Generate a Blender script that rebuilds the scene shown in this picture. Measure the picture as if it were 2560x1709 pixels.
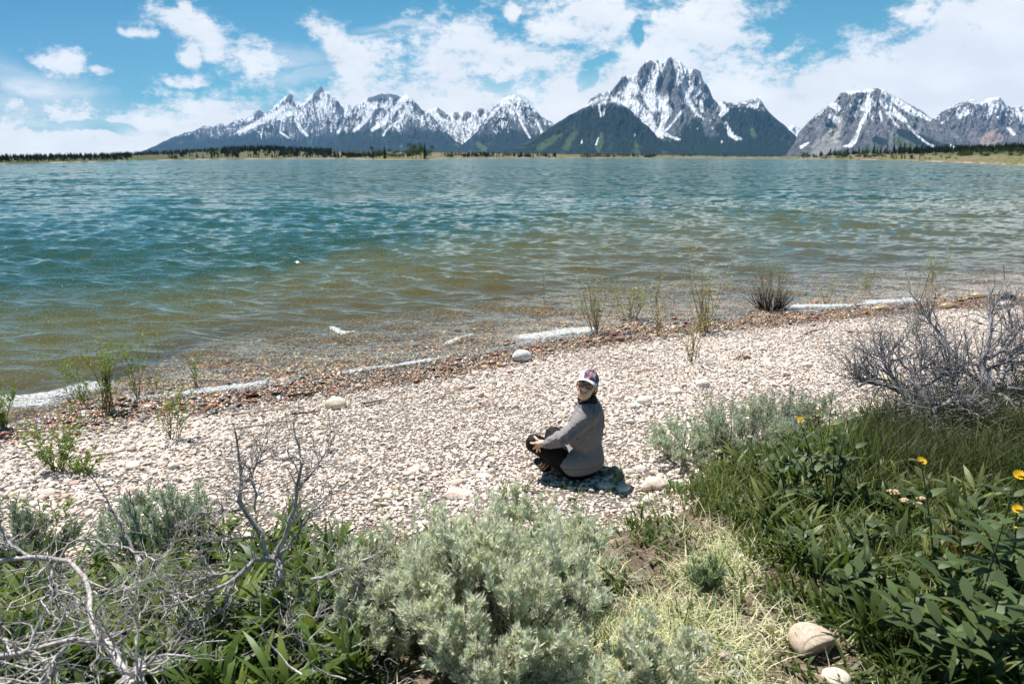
import bpy, math, random
import numpy as np
from mathutils import Vector
R = math.radians
scene = bpy.context.scene
for o in list(bpy.data.objects): bpy.data.objects.remove(o)
# ------------------------------------------------------------------ camera
CH, FPX, PITCH = 2.65, 1706.7, R(15.19)
cP, sP = math.cos(PITCH), math.sin(PITCH)
cam = bpy.data.cameras.new('camera'); camo = bpy.data.objects.new('camera', cam)
scene.collection.objects.link(camo); scene.camera = camo
camo.location = (0, 0, CH); camo.rotation_euler = (R(90) - PITCH, 0, 0)
cam.sensor_width = 36; cam.lens = 24; cam.clip_start = 0.05; cam.clip_end = 80000
cam.dof.use_dof = True; cam.dof.focus_distance = 5.1; cam.dof.aperture_fstop = 3.6
# ------------------------------------------------------------------ sun, sky, exposure
SUN_AZ, SUN_EL = R(-40), R(63)           # azimuth measured from +Y, negative = to the left
sd = Vector((math.sin(SUN_AZ) * math.cos(SUN_EL), math.cos(SUN_AZ) * math.cos(SUN_EL), math.sin(SUN_EL)))
sun = bpy.data.lights.new('sun', 'SUN'); suno = bpy.data.objects.new('sun', sun)
scene.collection.objects.link(suno); suno.rotation_euler = sd.to_track_quat('Z', 'Y').to_euler()
suno.location = (0, 0, 50)
sun.energy = 5.0; sun.angle = R(0.5); sun.color = (1, .965, .91)
vs = scene.view_settings
vs.view_transform = 'Standard'; vs.look = 'None'; vs.gamma = 1; vs.use_curve_mapping = False
vs.exposure = 0.9
scene.cycles.sample_clamp_indirect = 4; scene.cycles.sample_clamp_direct = 6
scene.cycles.transparent_max_bounces = 24
scene.cycles.volume_bounces = 0

def tanXZ(px, py):
    a = (px - 1280) / FPX; b = (854.5 - py) / FPX
    y = b * sP + cP; z = b * cP - sP
    return a / y, z / y

world = bpy.data.worlds.new("World"); scene.world = world; world.use_nodes = True
wt = world.node_tree; wt.nodes.clear()

class NT:
    """tiny helper for node trees"""
    def __init__(s, t): s.t = t
    def n(s, typ, **k):
        nd = s.t.nodes.new(typ)
        for a, v in k.items(): setattr(nd, a, v)
        return nd
    def put(s, sock, v):
        if isinstance(v, bpy.types.NodeSocket): s.t.links.new(v, sock)
        elif v is not None: sock.default_value = v
    def m(s, op, a, b=None, c=None, clamp=False):
        nd = s.n('ShaderNodeMath', operation=op, use_clamp=clamp)
        s.put(nd.inputs[0], a); s.put(nd.inputs[1], b); s.put(nd.inputs[2], c)
        return nd.outputs[0]
    def v(s, op, a, b=None, out=0):
        nd = s.n('ShaderNodeVectorMath', operation=op)
        s.put(nd.inputs[0], a)
        if b is not None: s.put(nd.inputs[1], b)
        return nd.outputs[out]
    def mix(s, f, a, b, blend='MIX'):
        nd = s.n('ShaderNodeMix', data_type='RGBA', blend_type=blend)
        s.put(nd.inputs['Factor'], f); s.put(nd.inputs[6], a); s.put(nd.inputs[7], b)
        return nd.outputs[2]
    def noise(s, vec, scale, detail=4, rough=.55, dist=0., dim='3D', lac=2.):
        nd = s.n('ShaderNodeTexNoise', noise_dimensions=dim)
        if vec is not None: s.put(nd.inputs['Vector'], vec)
        nd.inputs['Scale'].default_value = scale; nd.inputs['Detail'].default_value = detail
        nd.inputs['Roughness'].default_value = rough; nd.inputs['Distortion'].default_value = dist
        nd.inputs['Lacunarity'].default_value = lac
        return nd.outputs[0]
    def mapr(s, v, a, b, c=0., d=1., typ='SMOOTHSTEP'):
        nd = s.n('ShaderNodeMapRange', interpolation_type=typ)
        s.put(nd.inputs[0], v); nd.inputs[1].default_value = a; nd.inputs[2].default_value = b
        nd.inputs[3].default_value = c; nd.inputs[4].default_value = d
        return nd.outputs[0]
    def ramp(s, v, stops):
        nd = s.n('ShaderNodeValToRGB'); s.put(nd.inputs[0], v)
        e = nd.color_ramp.elements
        while len(e) < len(stops): e.new(.5)
        for el, (p, c) in zip(e, stops): el.position = p; el.color = (*c, 1)
        return nd.outputs[0]
    def attr(s, name, typ='GEOMETRY', out=0):
        nd = s.n('ShaderNodeAttribute', attribute_name=name, attribute_type=typ)
        return nd.outputs[out]

W = NT(wt)
tc = W.n('ShaderNodeTexCoord').outputs['Generated']
sep = W.n('ShaderNodeSeparateXYZ'); wt.links.new(tc, sep.inputs[0])
ay = W.m('MAXIMUM', W.m('ABSOLUTE', sep.outputs[1]), .12)
X = W.m('DIVIDE', sep.outputs[0], ay); Z = W.m('DIVIDE', sep.outputs[2], ay)
cmb = W.n('ShaderNodeCombineXYZ'); W.put(cmb.inputs[0], X); W.put(cmb.inputs[1], Z)
G = cmb.outputs[0]
# domain warp so that the cloud outlines curl
wn = W.n('ShaderNodeTexNoise'); W.put(wn.inputs['Vector'], G); wn.inputs['Scale'].default_value = 9
wn.inputs['Detail'].default_value = 4
warp = W.v('MULTIPLY', W.v('SUBTRACT', wn.outputs['Color'], (.5, .5, .5)), (.10, .07, 0))
Gw = W.v('ADD', G, warp)
def blob(px, py, rx, ry, tilt=0, vec=None):
    cx, cz = tanXZ(px, py)
    mp = W.n('ShaderNodeMapping', vector_type='TEXTURE'); W.put(mp.inputs[0], Gw)
    mp.inputs['Location'].default_value = (cx, cz, 0); mp.inputs['Rotation'].default_value = (0, 0, R(tilt))
    mp.inputs['Scale'].default_value = (rx / FPX * 1.05, ry / FPX * 1.05, 1)
    ln = W.v('LENGTH', mp.outputs[0], out=1)
    return W.m('SUBTRACT', 1., ln)
clouds = [(160,155,62,34,-20),(110,145,40,14,-12),(235,165,30,12,0),
          (450,68,85,26,-12),(540,92,90,40,-15),(628,135,64,52,-25),(458,128,26,20,-30),(480,195,50,14,0),(448,35,12,24,15),(345,85,30,8,-10),
          (840,125,52,48,-30),(905,150,95,42,-5),(870,180,40,30,0),
          (1140,110,125,60,5),(1230,150,150,60,0),(1320,160,120,50,0),(1110,160,100,60,0),
          (1400,55,70,50,35),(1470,30,110,60,0),(1530,70,70,48,30),(1420,20,80,40,0),(1295,30,18,20,40),
          (1745,30,130,50,0),(1800,80,100,60,-10),(1700,120,120,70,0),(1620,140,90,50,0),
          (1990,140,30,14,25),(2290,25,60,45,40)]
acc = None
for b in clouds:
    k = blob(*b); acc = k if acc is None else W.m('MAXIMUM', acc, k)
# cloud bank: height of its upper edge as a function of azimuth
tops = [(-900,160),(-400,120),(0,268),(120,262),(200,250),(330,268),(400,238),(520,232),(650,236),(700,222),(800,206),(900,188),(1000,176),(1120,190),(1230,205),(1330,196),(1420,170),(1500,150),(1570,132),(1650,125),(1760,132),(1850,128),(1920,150),(1990,172),(2050,150),(2120,104),(2200,84),(2260,60),(2340,20),(2420,-30),(2560,-90),(3000,-200),(3600,-100)]
fc = W.n('ShaderNodeFloatCurve'); cv = fc.mapping.curves[0]
pts = []
for px, py in tops:
    x, z = tanXZ(px, py); pts.append(((x + 1.6) / 3.2, z / .6))
while len(cv.points) < len(pts): cv.points.new(.5, .5)
for p, (a, b) in zip(cv.points, pts): p.location = (min(max(a, 0), 1), min(max(b, 0), 1)); p.handle_type = 'AUTO'
fc.mapping.update()
sw = W.n('ShaderNodeSeparateXYZ'); W.put(sw.inputs[0], Gw)
W.put(fc.inputs['Value'], W.m('MULTIPLY_ADD', sw.outputs[0], 1/3.2, .5))
bank = W.m('MULTIPLY', W.m('SUBTRACT', W.m('MULTIPLY', fc.outputs[0], .6), sw.outputs[1]), 22.)
acc = W.m('MAXIMUM', acc, W.m('MINIMUM', bank, 1.))
# blue gaps
for h in [(1590,75,26,60,-5),(1490,165,60,22,10),(1250,215,50,14,10),(1470,200,30,28,0),(1290,252,45,16,-10),(2010,60,170,84,-8),(240,312,150,16,0)]:
    g = W.m('SUBTRACT', .55, W.m('MULTIPLY', blob(*h), 1.7)); acc = W.m('MINIMUM', acc, g)
st = W.v('MULTIPLY', G, (1, 1.7, 1))
n1 = W.noise(st, 20, 10, .74)
n2 = W.noise(W.v('MULTIPLY', G, (1, 3.2, 1)), 5, 5, .6, .6)
dens = W.m('ADD', W.m('MULTIPLY_ADD', n1, 4.3, -2.15), acc)
mask = W.mapr(dens, -.38, .66)
# thin veil (cirrus) on the left and in streaks
veil = W.mapr(n2, .42, .78, 0, .55)
vz = None
for b in [(90,215,330,62,-14),(60,300,420,90,0),(1020,70,150,14,8),(880,105,120,10,5),(720,150,140,40,-10),(760,190,160,22,4),(1100,90,160,20,3),(1480,250,900,70,0),(450,310,420,60,-5)]:
    k = W.m('MULTIPLY', blob(*b), 1.5, clamp=True); vz = k if vz is None else W.m('MAXIMUM', vz, k)
veil = W.m('MULTIPLY', W.m('ADD', veil, W.m('MULTIPLY', vz, .22)), vz, clamp=True)
veil = W.m('MULTIPLY', veil, 1.5, clamp=True)
mask = W.m('MAXIMUM', mask, veil)
# overhead and behind: broken clouds in 3D noise
up = W.mapr(sep.outputs[2], .42, .6)
n3 = W.mapr(W.noise(tc, 3.2, 6, .6), .68, .80)
mask = W.mix(up, mask, n3)
mask = W.m('MULTIPLY', mask, W.mapr(sep.outputs[1], -.2, .1, .25, 1.))
nis = W.n('ShaderNodeTexSky', sky_type='NISHITA'); nis.sun_disc = False
nis.sun_elevation = SUN_EL; nis.sun_rotation = SUN_AZ; nis.altitude = 2000; nis.air_density = 1; nis.dust_density = .4; nis.ozone_density = 1.5
skyc = W.mix(1., nis.outputs[0], (.145, .44, .47, 1), 'MULTIPLY')
hz = W.mapr(sep.outputs[2], .0, .22, .25, 0., 'LINEAR')
skyc = W.mix(1., skyc, W.mix(W.mapr(X, -.75, .1, typ='LINEAR'), (.42, .68, .80, 1), (1.1, 1.12, 1.04, 1)), 'MULTIPLY')
skyc = W.mix(hz, skyc, (3.6, 4.5, 5.0, 1))
shade = W.noise(W.v('MULTIPLY', G, (1, 2.4, 1)), 7, 5, .55)
cc = W.mix(W.mapr(shade, .35, .68), (5.4, 5.4, 5.45, 1), (6.2, 6.1, 6.05, 1))
col = W.mix(mask, skyc, cc)
bg = W.n('ShaderNodeBackground'); W.put(bg.inputs[0], col); bg.inputs[1].default_value = .10
wo = W.n('ShaderNodeOutputWorld'); wt.links.new(bg.outputs[0], wo.inputs[0])
world.cycles.sampling_method = 'MANUAL'; world.cycles.sample_map_resolution = 512

# ------------------------------------------------------------------ generic helpers
RS = np.random.RandomState
def hash2(ix, iy, seed):
    h = (ix.astype(np.int64) * 374761393 + iy.astype(np.int64) * 668265263 + seed * 974634777) & 0xffffffff
    h = ((h ^ (h >> 13)) * 1274126177) & 0xffffffff
    return ((h ^ (h >> 16)) & 0xffff) / 65535.0
def gnoise(x, y, seed=0):
    ix = np.floor(x); iy = np.floor(y); fx = x - ix; fy = y - iy
    ux = fx * fx * fx * (fx * (fx * 6 - 15) + 10); uy = fy * fy * fy * (fy * (fy * 6 - 15) + 10)
    def g(dx, dy):
        a = hash2(ix + dx, iy + dy, seed) * 2 * np.pi
        return np.cos(a) * (fx - dx) + np.sin(a) * (fy - dy)
    a, b, c, d = g(0, 0), g(1, 0), g(0, 1), g(1, 1)
    return ((a * (1 - ux) + b * ux) * (1 - uy) + (c * (1 - ux) + d * ux) * uy) * 1.5
def fbm(x, y, seed=0, oct=5, gain=.5, lac=2.03):
    s = 0; a = 1; t = 0
    for i in range(oct):
        s = s + a * gnoise(x, y, seed + i * 17); t += a; a *= gain; x = x * lac + 13.7; y = y * lac + 7.3
    return s / t
def ridged(x, y, seed=0, oct=5, gain=.5, lac=2.07):
    s = 0; a = 1; t = 0
    for i in range(oct):
        s = s + a * (1 - 2 * np.abs(gnoise(x, y, seed + i * 31))); t += a; a *= gain; x = x * lac + 3.1; y = y * lac + 9.2
    return s / t
def sstep(a, b, x):
    t = np.clip((x - a) / (b - a), 0, 1); return t * t * (3 - 2 * t)

def dirpx(px, py):
    px = np.asarray(px, float); py = np.asarray(py, float)
    a = (px - 1280) / FPX; b = (854.5 - py) / FPX
    return np.stack([a + 0 * b, b * sP + cP + 0 * a, b * cP - sP + 0 * a], -1)
def at(px, py, z=0.):
    d = dirpx(px, py); t = (z - CH) / d[..., 2]
    return d * np.asarray(t)[..., None] + np.array([0, 0, CH])
def at_y(px, py, Y):
    d = dirpx(px, py); t = Y / d[..., 1]
    return d * np.asarray(t)[..., None] + np.array([0, 0, CH])
def proj(P):
    P = np.asarray(P, float); x = P[..., 0]; y = P[..., 1]; z = P[..., 2] - CH
    dep = y * cP - z * sP; upc = y * sP + z * cP
    return 1280 + x / dep * FPX, 854.5 - upc / dep * FPX

def link(o, parent=None):
    scene.collection.objects.link(o)
    if parent is not None: o.parent = parent
    return o
def tag(o, label=None, cat=None, group=None, kind=None):
    if label: o['label'] = label
    if cat: o['category'] = cat
    if group: o['group'] = group
    if kind: o['kind'] = kind
    return o
def thing(name, label, cat, loc, group=None):
    o = bpy.data.objects.new(name, None); o.empty_display_size = .1; link(o); o.location = tuple(float(v) for v in loc)
    return tag(o, label, cat, group)
def mkmesh(name, V, F, mat=None, C=None, smooth=True, attrs=None):
    me = bpy.data.meshes.new(name)
    V = np.asarray(V, np.float32); Fs = [np.asarray(f, np.int32) for f in (F if isinstance(F, list) else [F]) if len(f)]
    nl = sum(f.size for f in Fs); nf = sum(len(f) for f in Fs)
    me.vertices.add(len(V)); me.vertices.foreach_set('co', V.ravel())
    if nf:
        me.loops.add(nl); me.polygons.add(nf)
        me.loops.foreach_set('vertex_index', np.concatenate([f.ravel() for f in Fs]))
        tot = np.concatenate([np.full(len(f), f.shape[1], np.int32) for f in Fs])
        me.polygons.foreach_set('loop_start', np.concatenate([[0], np.cumsum(tot)[:-1]]).astype(np.int32))
        me.polygons.foreach_set('use_smooth', np.full(nf, smooth))
    if C is not None:
        C = np.asarray(C, np.float32)
        if C.shape[1] == 3: C = np.hstack([C, np.ones((len(C), 1), np.float32)])
        a = me.color_attributes.new('Col', 'FLOAT_COLOR', 'POINT'); a.data.foreach_set('color', C.ravel())
    for k, v in (attrs or {}).items():
        a = me.attributes.new(k, 'FLOAT', 'POINT'); a.data.foreach_set('value', np.asarray(v, np.float32))
    me.update(calc_edges=True)
    if mat: me.materials.append(mat)
    return me
def part(name, V, F, mat, parent=None, C=None, smooth=True, attrs=None, origin=None, label=None):
    """V in world space; made relative to the parent's (or given) origin"""
    o0 = np.array(origin if origin is not None else (0, 0, 0), float)
    p = parent
    while p is not None: o0 = o0 + np.array(p.location); p = p.parent
    o = bpy.data.objects.new(name, mkmesh(name, np.asarray(V) - o0, F, mat, C, smooth, attrs))
    link(o, parent)
    if origin is not None and parent is None: o.location = tuple(origin)
    if label: o['label'] = label
    return o
def cat(parts_):
    Vs, Fs, Cs, n = [], {}, [], 0
    for p in parts_:
        V, F = p[0], p[1]
        for f in (F if isinstance(F, list) else [F]):
            if len(f): Fs.setdefault(f.shape[1], []).append(f + n)
        Vs.append(V); n += len(V)
        if len(p) > 2: Cs.append(p[2])
    return np.concatenate(Vs), [np.concatenate(f) for f in Fs.values()], (np.concatenate(Cs) if Cs else None)
def gridfaces(nr, nc):
    i = np.arange(nr * nc).reshape(nr, nc)
    return np.stack([i[:-1, :-1], i[:-1, 1:], i[1:, 1:], i[1:, :-1]], -1).reshape(-1, 4)
def norm(v): return v / np.maximum(np.linalg.norm(v, axis=-1, keepdims=True), 1e-9)
def tubes(P, Rd, k=5, tip=True):
    """P (n,m,3) polylines, Rd (n,m) radii -> tube mesh"""
    P = np.asarray(P, float); Rd = np.asarray(Rd, float); n, m, _ = P.shape
    T = np.empty_like(P); T[:, 1:-1] = P[:, 2:] - P[:, :-2]; T[:, 0] = P[:, 1] - P[:, 0]; T[:, -1] = P[:, -1] - P[:, -2]
    T = norm(T); ref = np.where(np.abs(T[..., 2:3]) > .9, [[[1., 0, 0]]], [[[0, 0, 1.]]])
    A = norm(np.cross(T, ref)); B = np.cross(T, A)
    th = np.arange(k) * 2 * np.pi / k
    V = P[:, :, None] + Rd[:, :, None, None] * (np.cos(th)[:, None] * A[:, :, None] + np.sin(th)[:, None] * B[:, :, None])
    V = V.reshape(-1, 3)
    i = np.arange(n * m * k).reshape(n, m, k); j = np.roll(i, -1, 2)
    F = np.stack([i[:, :-1], i[:, 1:], j[:, 1:], j[:, :-1]], -1).reshape(-1, 4)
    caps = np.concatenate([i[:, 0, ::-1], i[:, -1]]) if k != 4 else np.zeros((0, 5), int)
    if k == 4: F = np.concatenate([F, i[:, 0, ::-1], i[:, -1]]); return V, [F]
    return V, [F, caps]
def resample(pts, m):
    pts = np.asarray(pts, float); d = np.r_[0, np.cumsum(np.linalg.norm(np.diff(pts, axis=0), axis=1))]
    # Catmull-like smoothing by dense linear + moving average
    t = np.linspace(0, d[-1], m)
    return np.stack([np.interp(t, d, pts[:, i]) for i in range(3)], 1)
def blades(P, D, S, L, Wd, prof, bend, m=3, twist=None):
    """leaf / blade ribbons: P base, D direction, S side, bend: (n,3) end offset; prof(t) width factor"""
    n = len(P); t = np.linspace(0, 1, m + 1)
    c = P[:, None] + D[:, None] * (L[:, None] * t)[..., None] + bend[:, None] * (t ** 2)[None, :, None]
    w = (Wd[:, None] * np.array([prof(x) for x in t])[None])[..., None] * .5
    V = np.stack([c - S[:, None] * w, c + S[:, None] * w], 2).reshape(-1, 3)
    i = np.arange(n * (m + 1) * 2).reshape(n, m + 1, 2)
    F = np.stack([i[:, :-1, 0], i[:, :-1, 1], i[:, 1:, 1], i[:, 1:, 0]], -1).reshape(-1, 4)
    return V, F
def rep(c, k): return np.repeat(c, k, axis=0)

def mat(name): 
    m_ = bpy.data.materials.new(name); m_.use_nodes = True; m_.node_tree.nodes.clear(); return m_, NT(m_.node_tree)
def pbsdf(N, col, rough=.8, spec=.3, normal=None, **kw):
    b = N.n('ShaderNodeBsdfPrincipled'); N.put(b.inputs['Base Color'], col); N.put(b.inputs['Roughness'], rough)
    N.put(b.inputs['Specular IOR Level'], spec)
    if normal is not None: N.put(b.inputs['Normal'], normal)
    for k, v in kw.items(): N.put(b.inputs[k], v)
    return b.outputs[0]
def outp(N, s, disp=None):
    o = N.n('ShaderNodeOutputMaterial'); N.t.links.new(s, o.inputs[0])
def bump(N, h, strength=.5, dist=.01):
    b = N.n('ShaderNodeBump'); N.put(b.inputs['Height'], h); b.inputs['Strength'].default_value = strength
    b.inputs['Distance'].default_value = dist; return b.outputs[0]
def simple(name, col, rough=.8, spec=.3, var=.25, scale=8, bmp=0, bscale=40):
    m_, N = mat(name); g = N.n('ShaderNodeNewGeometry').outputs['Position']
    f = N.noise(g, scale, 4, .6)
    c = N.mix(1., (*col, 1), N.mix(N.mapr(f, .3, .7), (1 - var,) * 3 + (1,), (1 + var,) * 3 + (1,)), 'MULTIPLY')
    nm = bump(N, N.noise(g, bscale, 3, .6), .6, bmp) if bmp else None
    outp(N, pbsdf(N, c, rough, spec, nm)); return m_
def vcol(name, rough=.8, spec=.25, transl=0., var=.0, scale=20, bmp=0, bscale=30, tt=(1.25, 1.35, .6, 1)):
    """vertex-colour material (albedo only), optionally translucent as leaves are"""
    m_, N = mat(name); c = N.attr('Col')
    g = N.n('ShaderNodeNewGeometry').outputs['Position']
    if var: c = N.mix(1., c, N.mix(N.mapr(N.noise(g, scale, 4, .6), .3, .7), (1 - var,) * 3 + (1,), (1 + var,) * 3 + (1,)), 'MULTIPLY')
    nm = bump(N, N.noise(g, bscale, 3, .6), .7, bmp) if bmp else None
    s = pbsdf(N, c, rough, spec, nm)
    if transl:
        tr = N.n('ShaderNodeBsdfTranslucent')
        N.put(tr.inputs[0], N.mix(1., c, tt, 'MULTIPLY'))
        mx = N.n('ShaderNodeMixShader'); mx.inputs[0].default_value = transl
        N.t.links.new(s, mx.inputs[1]); N.t.links.new(tr.outputs[0], mx.inputs[2]); s = mx.outputs[0]
    outp(N, s); return m_
# ------------------------------------------------------------------ terrain functions
SH = np.array([(-900,1480),(-300,1220),(0,1078),(260,1012),(480,988),(650,968),(760,948),(900,930),(1050,912),(1200,888),(1330,858),(1480,838),(1700,806),(1900,792),(2050,778),(2200,764),(2400,750),(2560,742),(2900,715),(3500,690)], float)
shw = at(SH[:, 0], SH[:, 1], 0.)
def yshore(x):
    y = np.interp(x, shw[:, 0], shw[:, 1])
    x0, x1 = shw[0], shw[-1]
    return np.where(x < x0[0], x0[1] + (x - x0[0]) * .45, np.where(x > x1[0], x1[1] + (x - x1[0]) * .8, y))
BK = np.array([(-600,1500),(0,1440),(420,1420),(700,1385),(900,1325),(1100,1300),(1300,1278),(1500,1285),(1650,1235),(1720,1180),(1830,1130),(1960,1080),(2120,1055),(2300,1025),(2560,985),(3000,930)], float)
bkw = at(BK[:, 0], BK[:, 1], .42)
def ybank(x):
    y = np.interp(x, bkw[:, 0], bkw[:, 1])
    return np.where(x > bkw[-1, 0], bkw[-1, 1] + (x - bkw[-1, 0]) * .5, y)
def sdist(x, y): return (yshore(x) - y) * .88
def ground_z(x, y, rough=True):
    x = np.asarray(x, float); y = np.asarray(y, float)
    s = sdist(x, y)
    sl = np.interp(x, [-8, -2, 2, 10], [.10, .072, .052, .046])
    z = np.where(s > 0, .06 * np.minimum(s, 14), np.maximum(s * sl, -3.2))
    b = ybank(x) - y
    z = z + .27 * sstep(-.05, .9, b) + .12 * sstep(.9, 2.5, b) + .05 * sstep(-.1, .12, b) * sstep(1.4, 2.2, x)
    if rough:
        z = z + .02 * fbm(x * .9, y * .9, 3, 3) + .018 * fbm(x * 4, y * 4, 5, 3) * sstep(0, .6, b)
    return z
def gz(x, y): return float(ground_z(np.array([x]), np.array([y]))[0])
def on_ground(px, py, it=6):
    z = .3
    for _ in range(it):
        p = at(px, py, z); z = gz(p[0], p[1])
    return np.array([p[0], p[1], z])

def spaced(vals):
    out = []
    for a, b, st in vals: out.append(np.arange(a, b, st))
    return np.concatenate(out + [[vals[-1][1]]])
xs = spaced([(-40000,-4000,6000),(-4000,-400,600),(-400,-60,40),(-60,-12,4),(-12,-6,.3),(-6,7,.045),(7,16,.15),(16,60,4),(60,400,40),(400,4000,600),(4000,40000,6000)])
ys = spaced([(-4000,-400,600),(-400,-40,40),(-40,-4,3),(-4,1,.3),(1,12,.045),(12,26,.3),(26,100,6),(100,1000,100),(1000,40000,5000)])
GX, GY = np.meshgrid(xs, ys)
GZ = ground_z(GX, GY)
m_ground, N = mat('soil_and_gravel')
g = N.n('ShaderNodeNewGeometry').outputs['Position']
bk = N.attr('bank', out=2); wet = N.attr('wet', out=2)
f1 = N.noise(g, 3, 6, .65); f2 = N.noise(g, 45, 4, .7); f3 = N.noise(g, 160, 2, .6)
soil = N.ramp(f1, [(.3, (.075, .05, .033)), (.52, (.16, .115, .08)), (.72, (.30, .235, .18))])
soil = N.mix(N.mapr(f2, .5, .68), soil, (.30, .25, .2, 1))
grav = N.ramp(f2, [(.3, (.06, .048, .04)), (.55, (.21, .175, .15)), (.75, (.42, .37, .33))])
wetc = N.ramp(f2, [(.3, (.03, .02, .012)), (.6, (.12, .075, .035)), (.8, (.22, .17, .1))])
c = N.mix(bk, grav, soil); c = N.mix(wet, c, wetc)
outp(N, pbsdf(N, c, .9, .2, bump(N, N.m('ADD', f2, f3), .9, .015)))
bkA = sstep(-.1, .1, (ybank(GX) - GY) + .25 * fbm(GX * 3, GY * 3, 8, 4)).ravel()
sA = sdist(GX, GY)
wetA = sstep(.75, .45, sA + .15 * fbm(GX * 2, GY * 2, 11, 3)).ravel()
V = np.stack([GX, GY, GZ], -1).reshape(-1, 3)
gr = part('ground', V, gridfaces(*GX.shape), m_ground, attrs={'bank': bkA, 'wet': wetA})
tag(gr, 'pebble beach and grassy soil bank sloping down under the lake', kind='structure')

# ------------------------------------------------------------------ water
pys = np.concatenate([np.arange(1190, 410, -1.5), np.arange(410, 393.5, -.75)])
yy = at(np.full(len(pys), 1280.), pys, 0.)[:, 1]
yy = np.concatenate([[-14, -4, 1, 2.5, 3.4], yy[yy > 3.9], [2500, 4000, 9000, 20000]])
uu = np.concatenate([[-60, -8, -3, -1.6, -1.2], np.linspace(-1.0, 1.0, 1300), [1.2, 1.6, 3, 8, 60]])
WX = uu[None] * np.maximum(yy, 3.2)[:, None]; WY = np.repeat(yy[:, None], len(uu), 1)
dyy = np.abs(np.gradient(yy)); dyy = np.maximum(dyy, np.maximum(yy, 3) * 2 / 1300)[:, None]
dxx = np.maximum(np.abs(yy), 3)[:, None] * 2 / 1300; SX = np.zeros_like(WX); SY = np.zeros_like(WX)
rw = RS(4); WZ = np.zeros_like(WX); DX = np.zeros_like(WX); DY = np.zeros_like(WX)
s_w = -sdist(WX, WY)                                 # distance from shore, lakeward
amp_sh = np.interp(s_w, [-.3, 0, .5, 2, 6, 14], [0, .05, .18, .5, .9, 1.0])
gust = .75 + .5 * fbm(WX * .06, WY * .03, 77, 3)
for i in range(64):
    lam = 2.4 * (.05 ** (i / 63.)) * rw.uniform(.9, 1.1)
    th = R(-102) + rw.normal(0, .42)                  # waves run towards the beach, slightly to the left
    k = 2 * np.pi / lam; a = .0105 * lam * rw.uniform(.6, 1.3)
    if lam > 1.4: a *= .8
    ph = k * (math.cos(th) * WX + math.sin(th) * WY) + rw.uniform(0, 6.28) + .9 * gnoise(WX * .15 / max(lam, .5) + i * 5.1, WY * .15 / max(lam, .5), i)
    att = sstep(1.6, 4.0, lam / dyy) * amp_sh * gust
    if lam < .8: att = att * (.7 + .3 * np.clip(s_w, 0, 1))
    ax_ = sstep(1.5, 4., lam / dxx) * amp_sh * gust * (.74 if lam < 1.2 else .62)      # slopes kept at every distance
    cs = a * k * np.cos(ph) * ax_ * .8; SX += cs * math.cos(th); SY += cs * math.sin(th)
    WZ += a * np.maximum(att, .45 * ax_ * (lam > .7)) * np.sin(ph); q = a * .8 * att * np.cos(ph)
    DX += q * math.cos(th); DY += q * math.sin(th)
# swash: water thins out at the edge
WZ += .012
gzw = ground_z(WX, WY, False)
depth = np.maximum(0, -gzw + WZ)
# foam patches, traced where small breakers run out on the beach
def segd(X_, Y_, a, b):
    ax, ay = a; bx, by = b; dx, dy = bx - ax, by - ay
    t = np.clip(((X_ - ax) * dx + (Y_ - ay) * dy) / (dx * dx + dy * dy), 0, 1)
    return np.hypot(X_ - ax - t * dx, Y_ - ay - t * dy)
foam = np.zeros_like(WX)
for pl, w in [([(-60,1018),(60,1002),(150,985),(225,968)], .36), ([(-20,1035),(110,1012)], .26), ([(480,985),(560,975),(650,962)], .17), ([(830,818),(860,838),(880,832)], .08),
              ([(1315,845),(1380,838),(1470,826)], .30), ([(860,935),(960,925),(1050,908),(1120,895)], .045), ([(1120,860),(1150,850),(1180,842)], .06), ([(2180,758),(2290,752)], .26), ([(1990,770),(2110,765)], .22), ([(2050,768),(2180,762)],.1)]:
    q = at(np.array([p[0] for p in pl], float), np.array([p[1] for p in pl], float), 0.)
    d = np.min([segd(WX, WY, q[j, :2], q[j + 1, :2]) for j in range(len(q) - 1)], 0) + .09 * fbm(WX * 2.6, WY * 2.6, 88, 4)
    foam = np.maximum(foam, (1 - d / w))
edge = np.exp(-((s_w - .05) / .10) ** 2) * .42
foam = np.maximum(foam, (edge + .5 * fbm(WX * 1.3, WY * 1.3, 91, 3) - .12) * (s_w < .8))
foam = np.clip(foam, 0, .66)
WZ += .035 * sstep(.05, .6, foam) * (foam > 0) * (.6 + .8 * np.abs(fbm(WX * 9, WY * 9, 21, 3)))
m_water, N = mat('lake_water')
g = N.n('ShaderNodeNewGeometry').outputs['Position']
dp = N.attr('depth', out=2); fo = N.attr('foam', out=2)
def vnz(vec, sc, det, amp, rough=.6):
    t_ = N.n('ShaderNodeTexNoise'); N.put(t_.inputs['Vector'], vec); t_.inputs['Scale'].default_value = sc
    t_.inputs['Detail'].default_value = det; t_.inputs['Roughness'].default_value = rough
    return N.v('MULTIPLY', N.v('SUBTRACT', t_.outputs['Color'], (.5, .5, .5)), amp)
gs = N.v('MULTIPLY', g, (.45, 1, 1)); gl_ = N.v('MULTIPLY', g, (.30, 1, 1))
dist = N.v('LENGTH', g, out=1)
pert = vnz(gs, 1.9, 3, (.18, .36, 0))
pert = N.v('ADD', pert, vnz(N.v('MULTIPLY', g, (.32, 1, 1)), 9., 4, (.34, .66, 0), .62))
fam = N.mapr(dist, 14, 60)
fcm = N.n('ShaderNodeCombineXYZ'); N.put(fcm.inputs[0], fam); N.put(fcm.inputs[1], fam)
pert = N.v('ADD', pert, N.v('MULTIPLY', N.v('ADD', vnz(gl_, .8, 4, (.4, 1.3, 0)), vnz(gl_, .12, 3, (.2, .9, 0))), fcm.outputs[0]))
calm = N.mapr(dp, .0, .12, .35, 1.)
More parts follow.
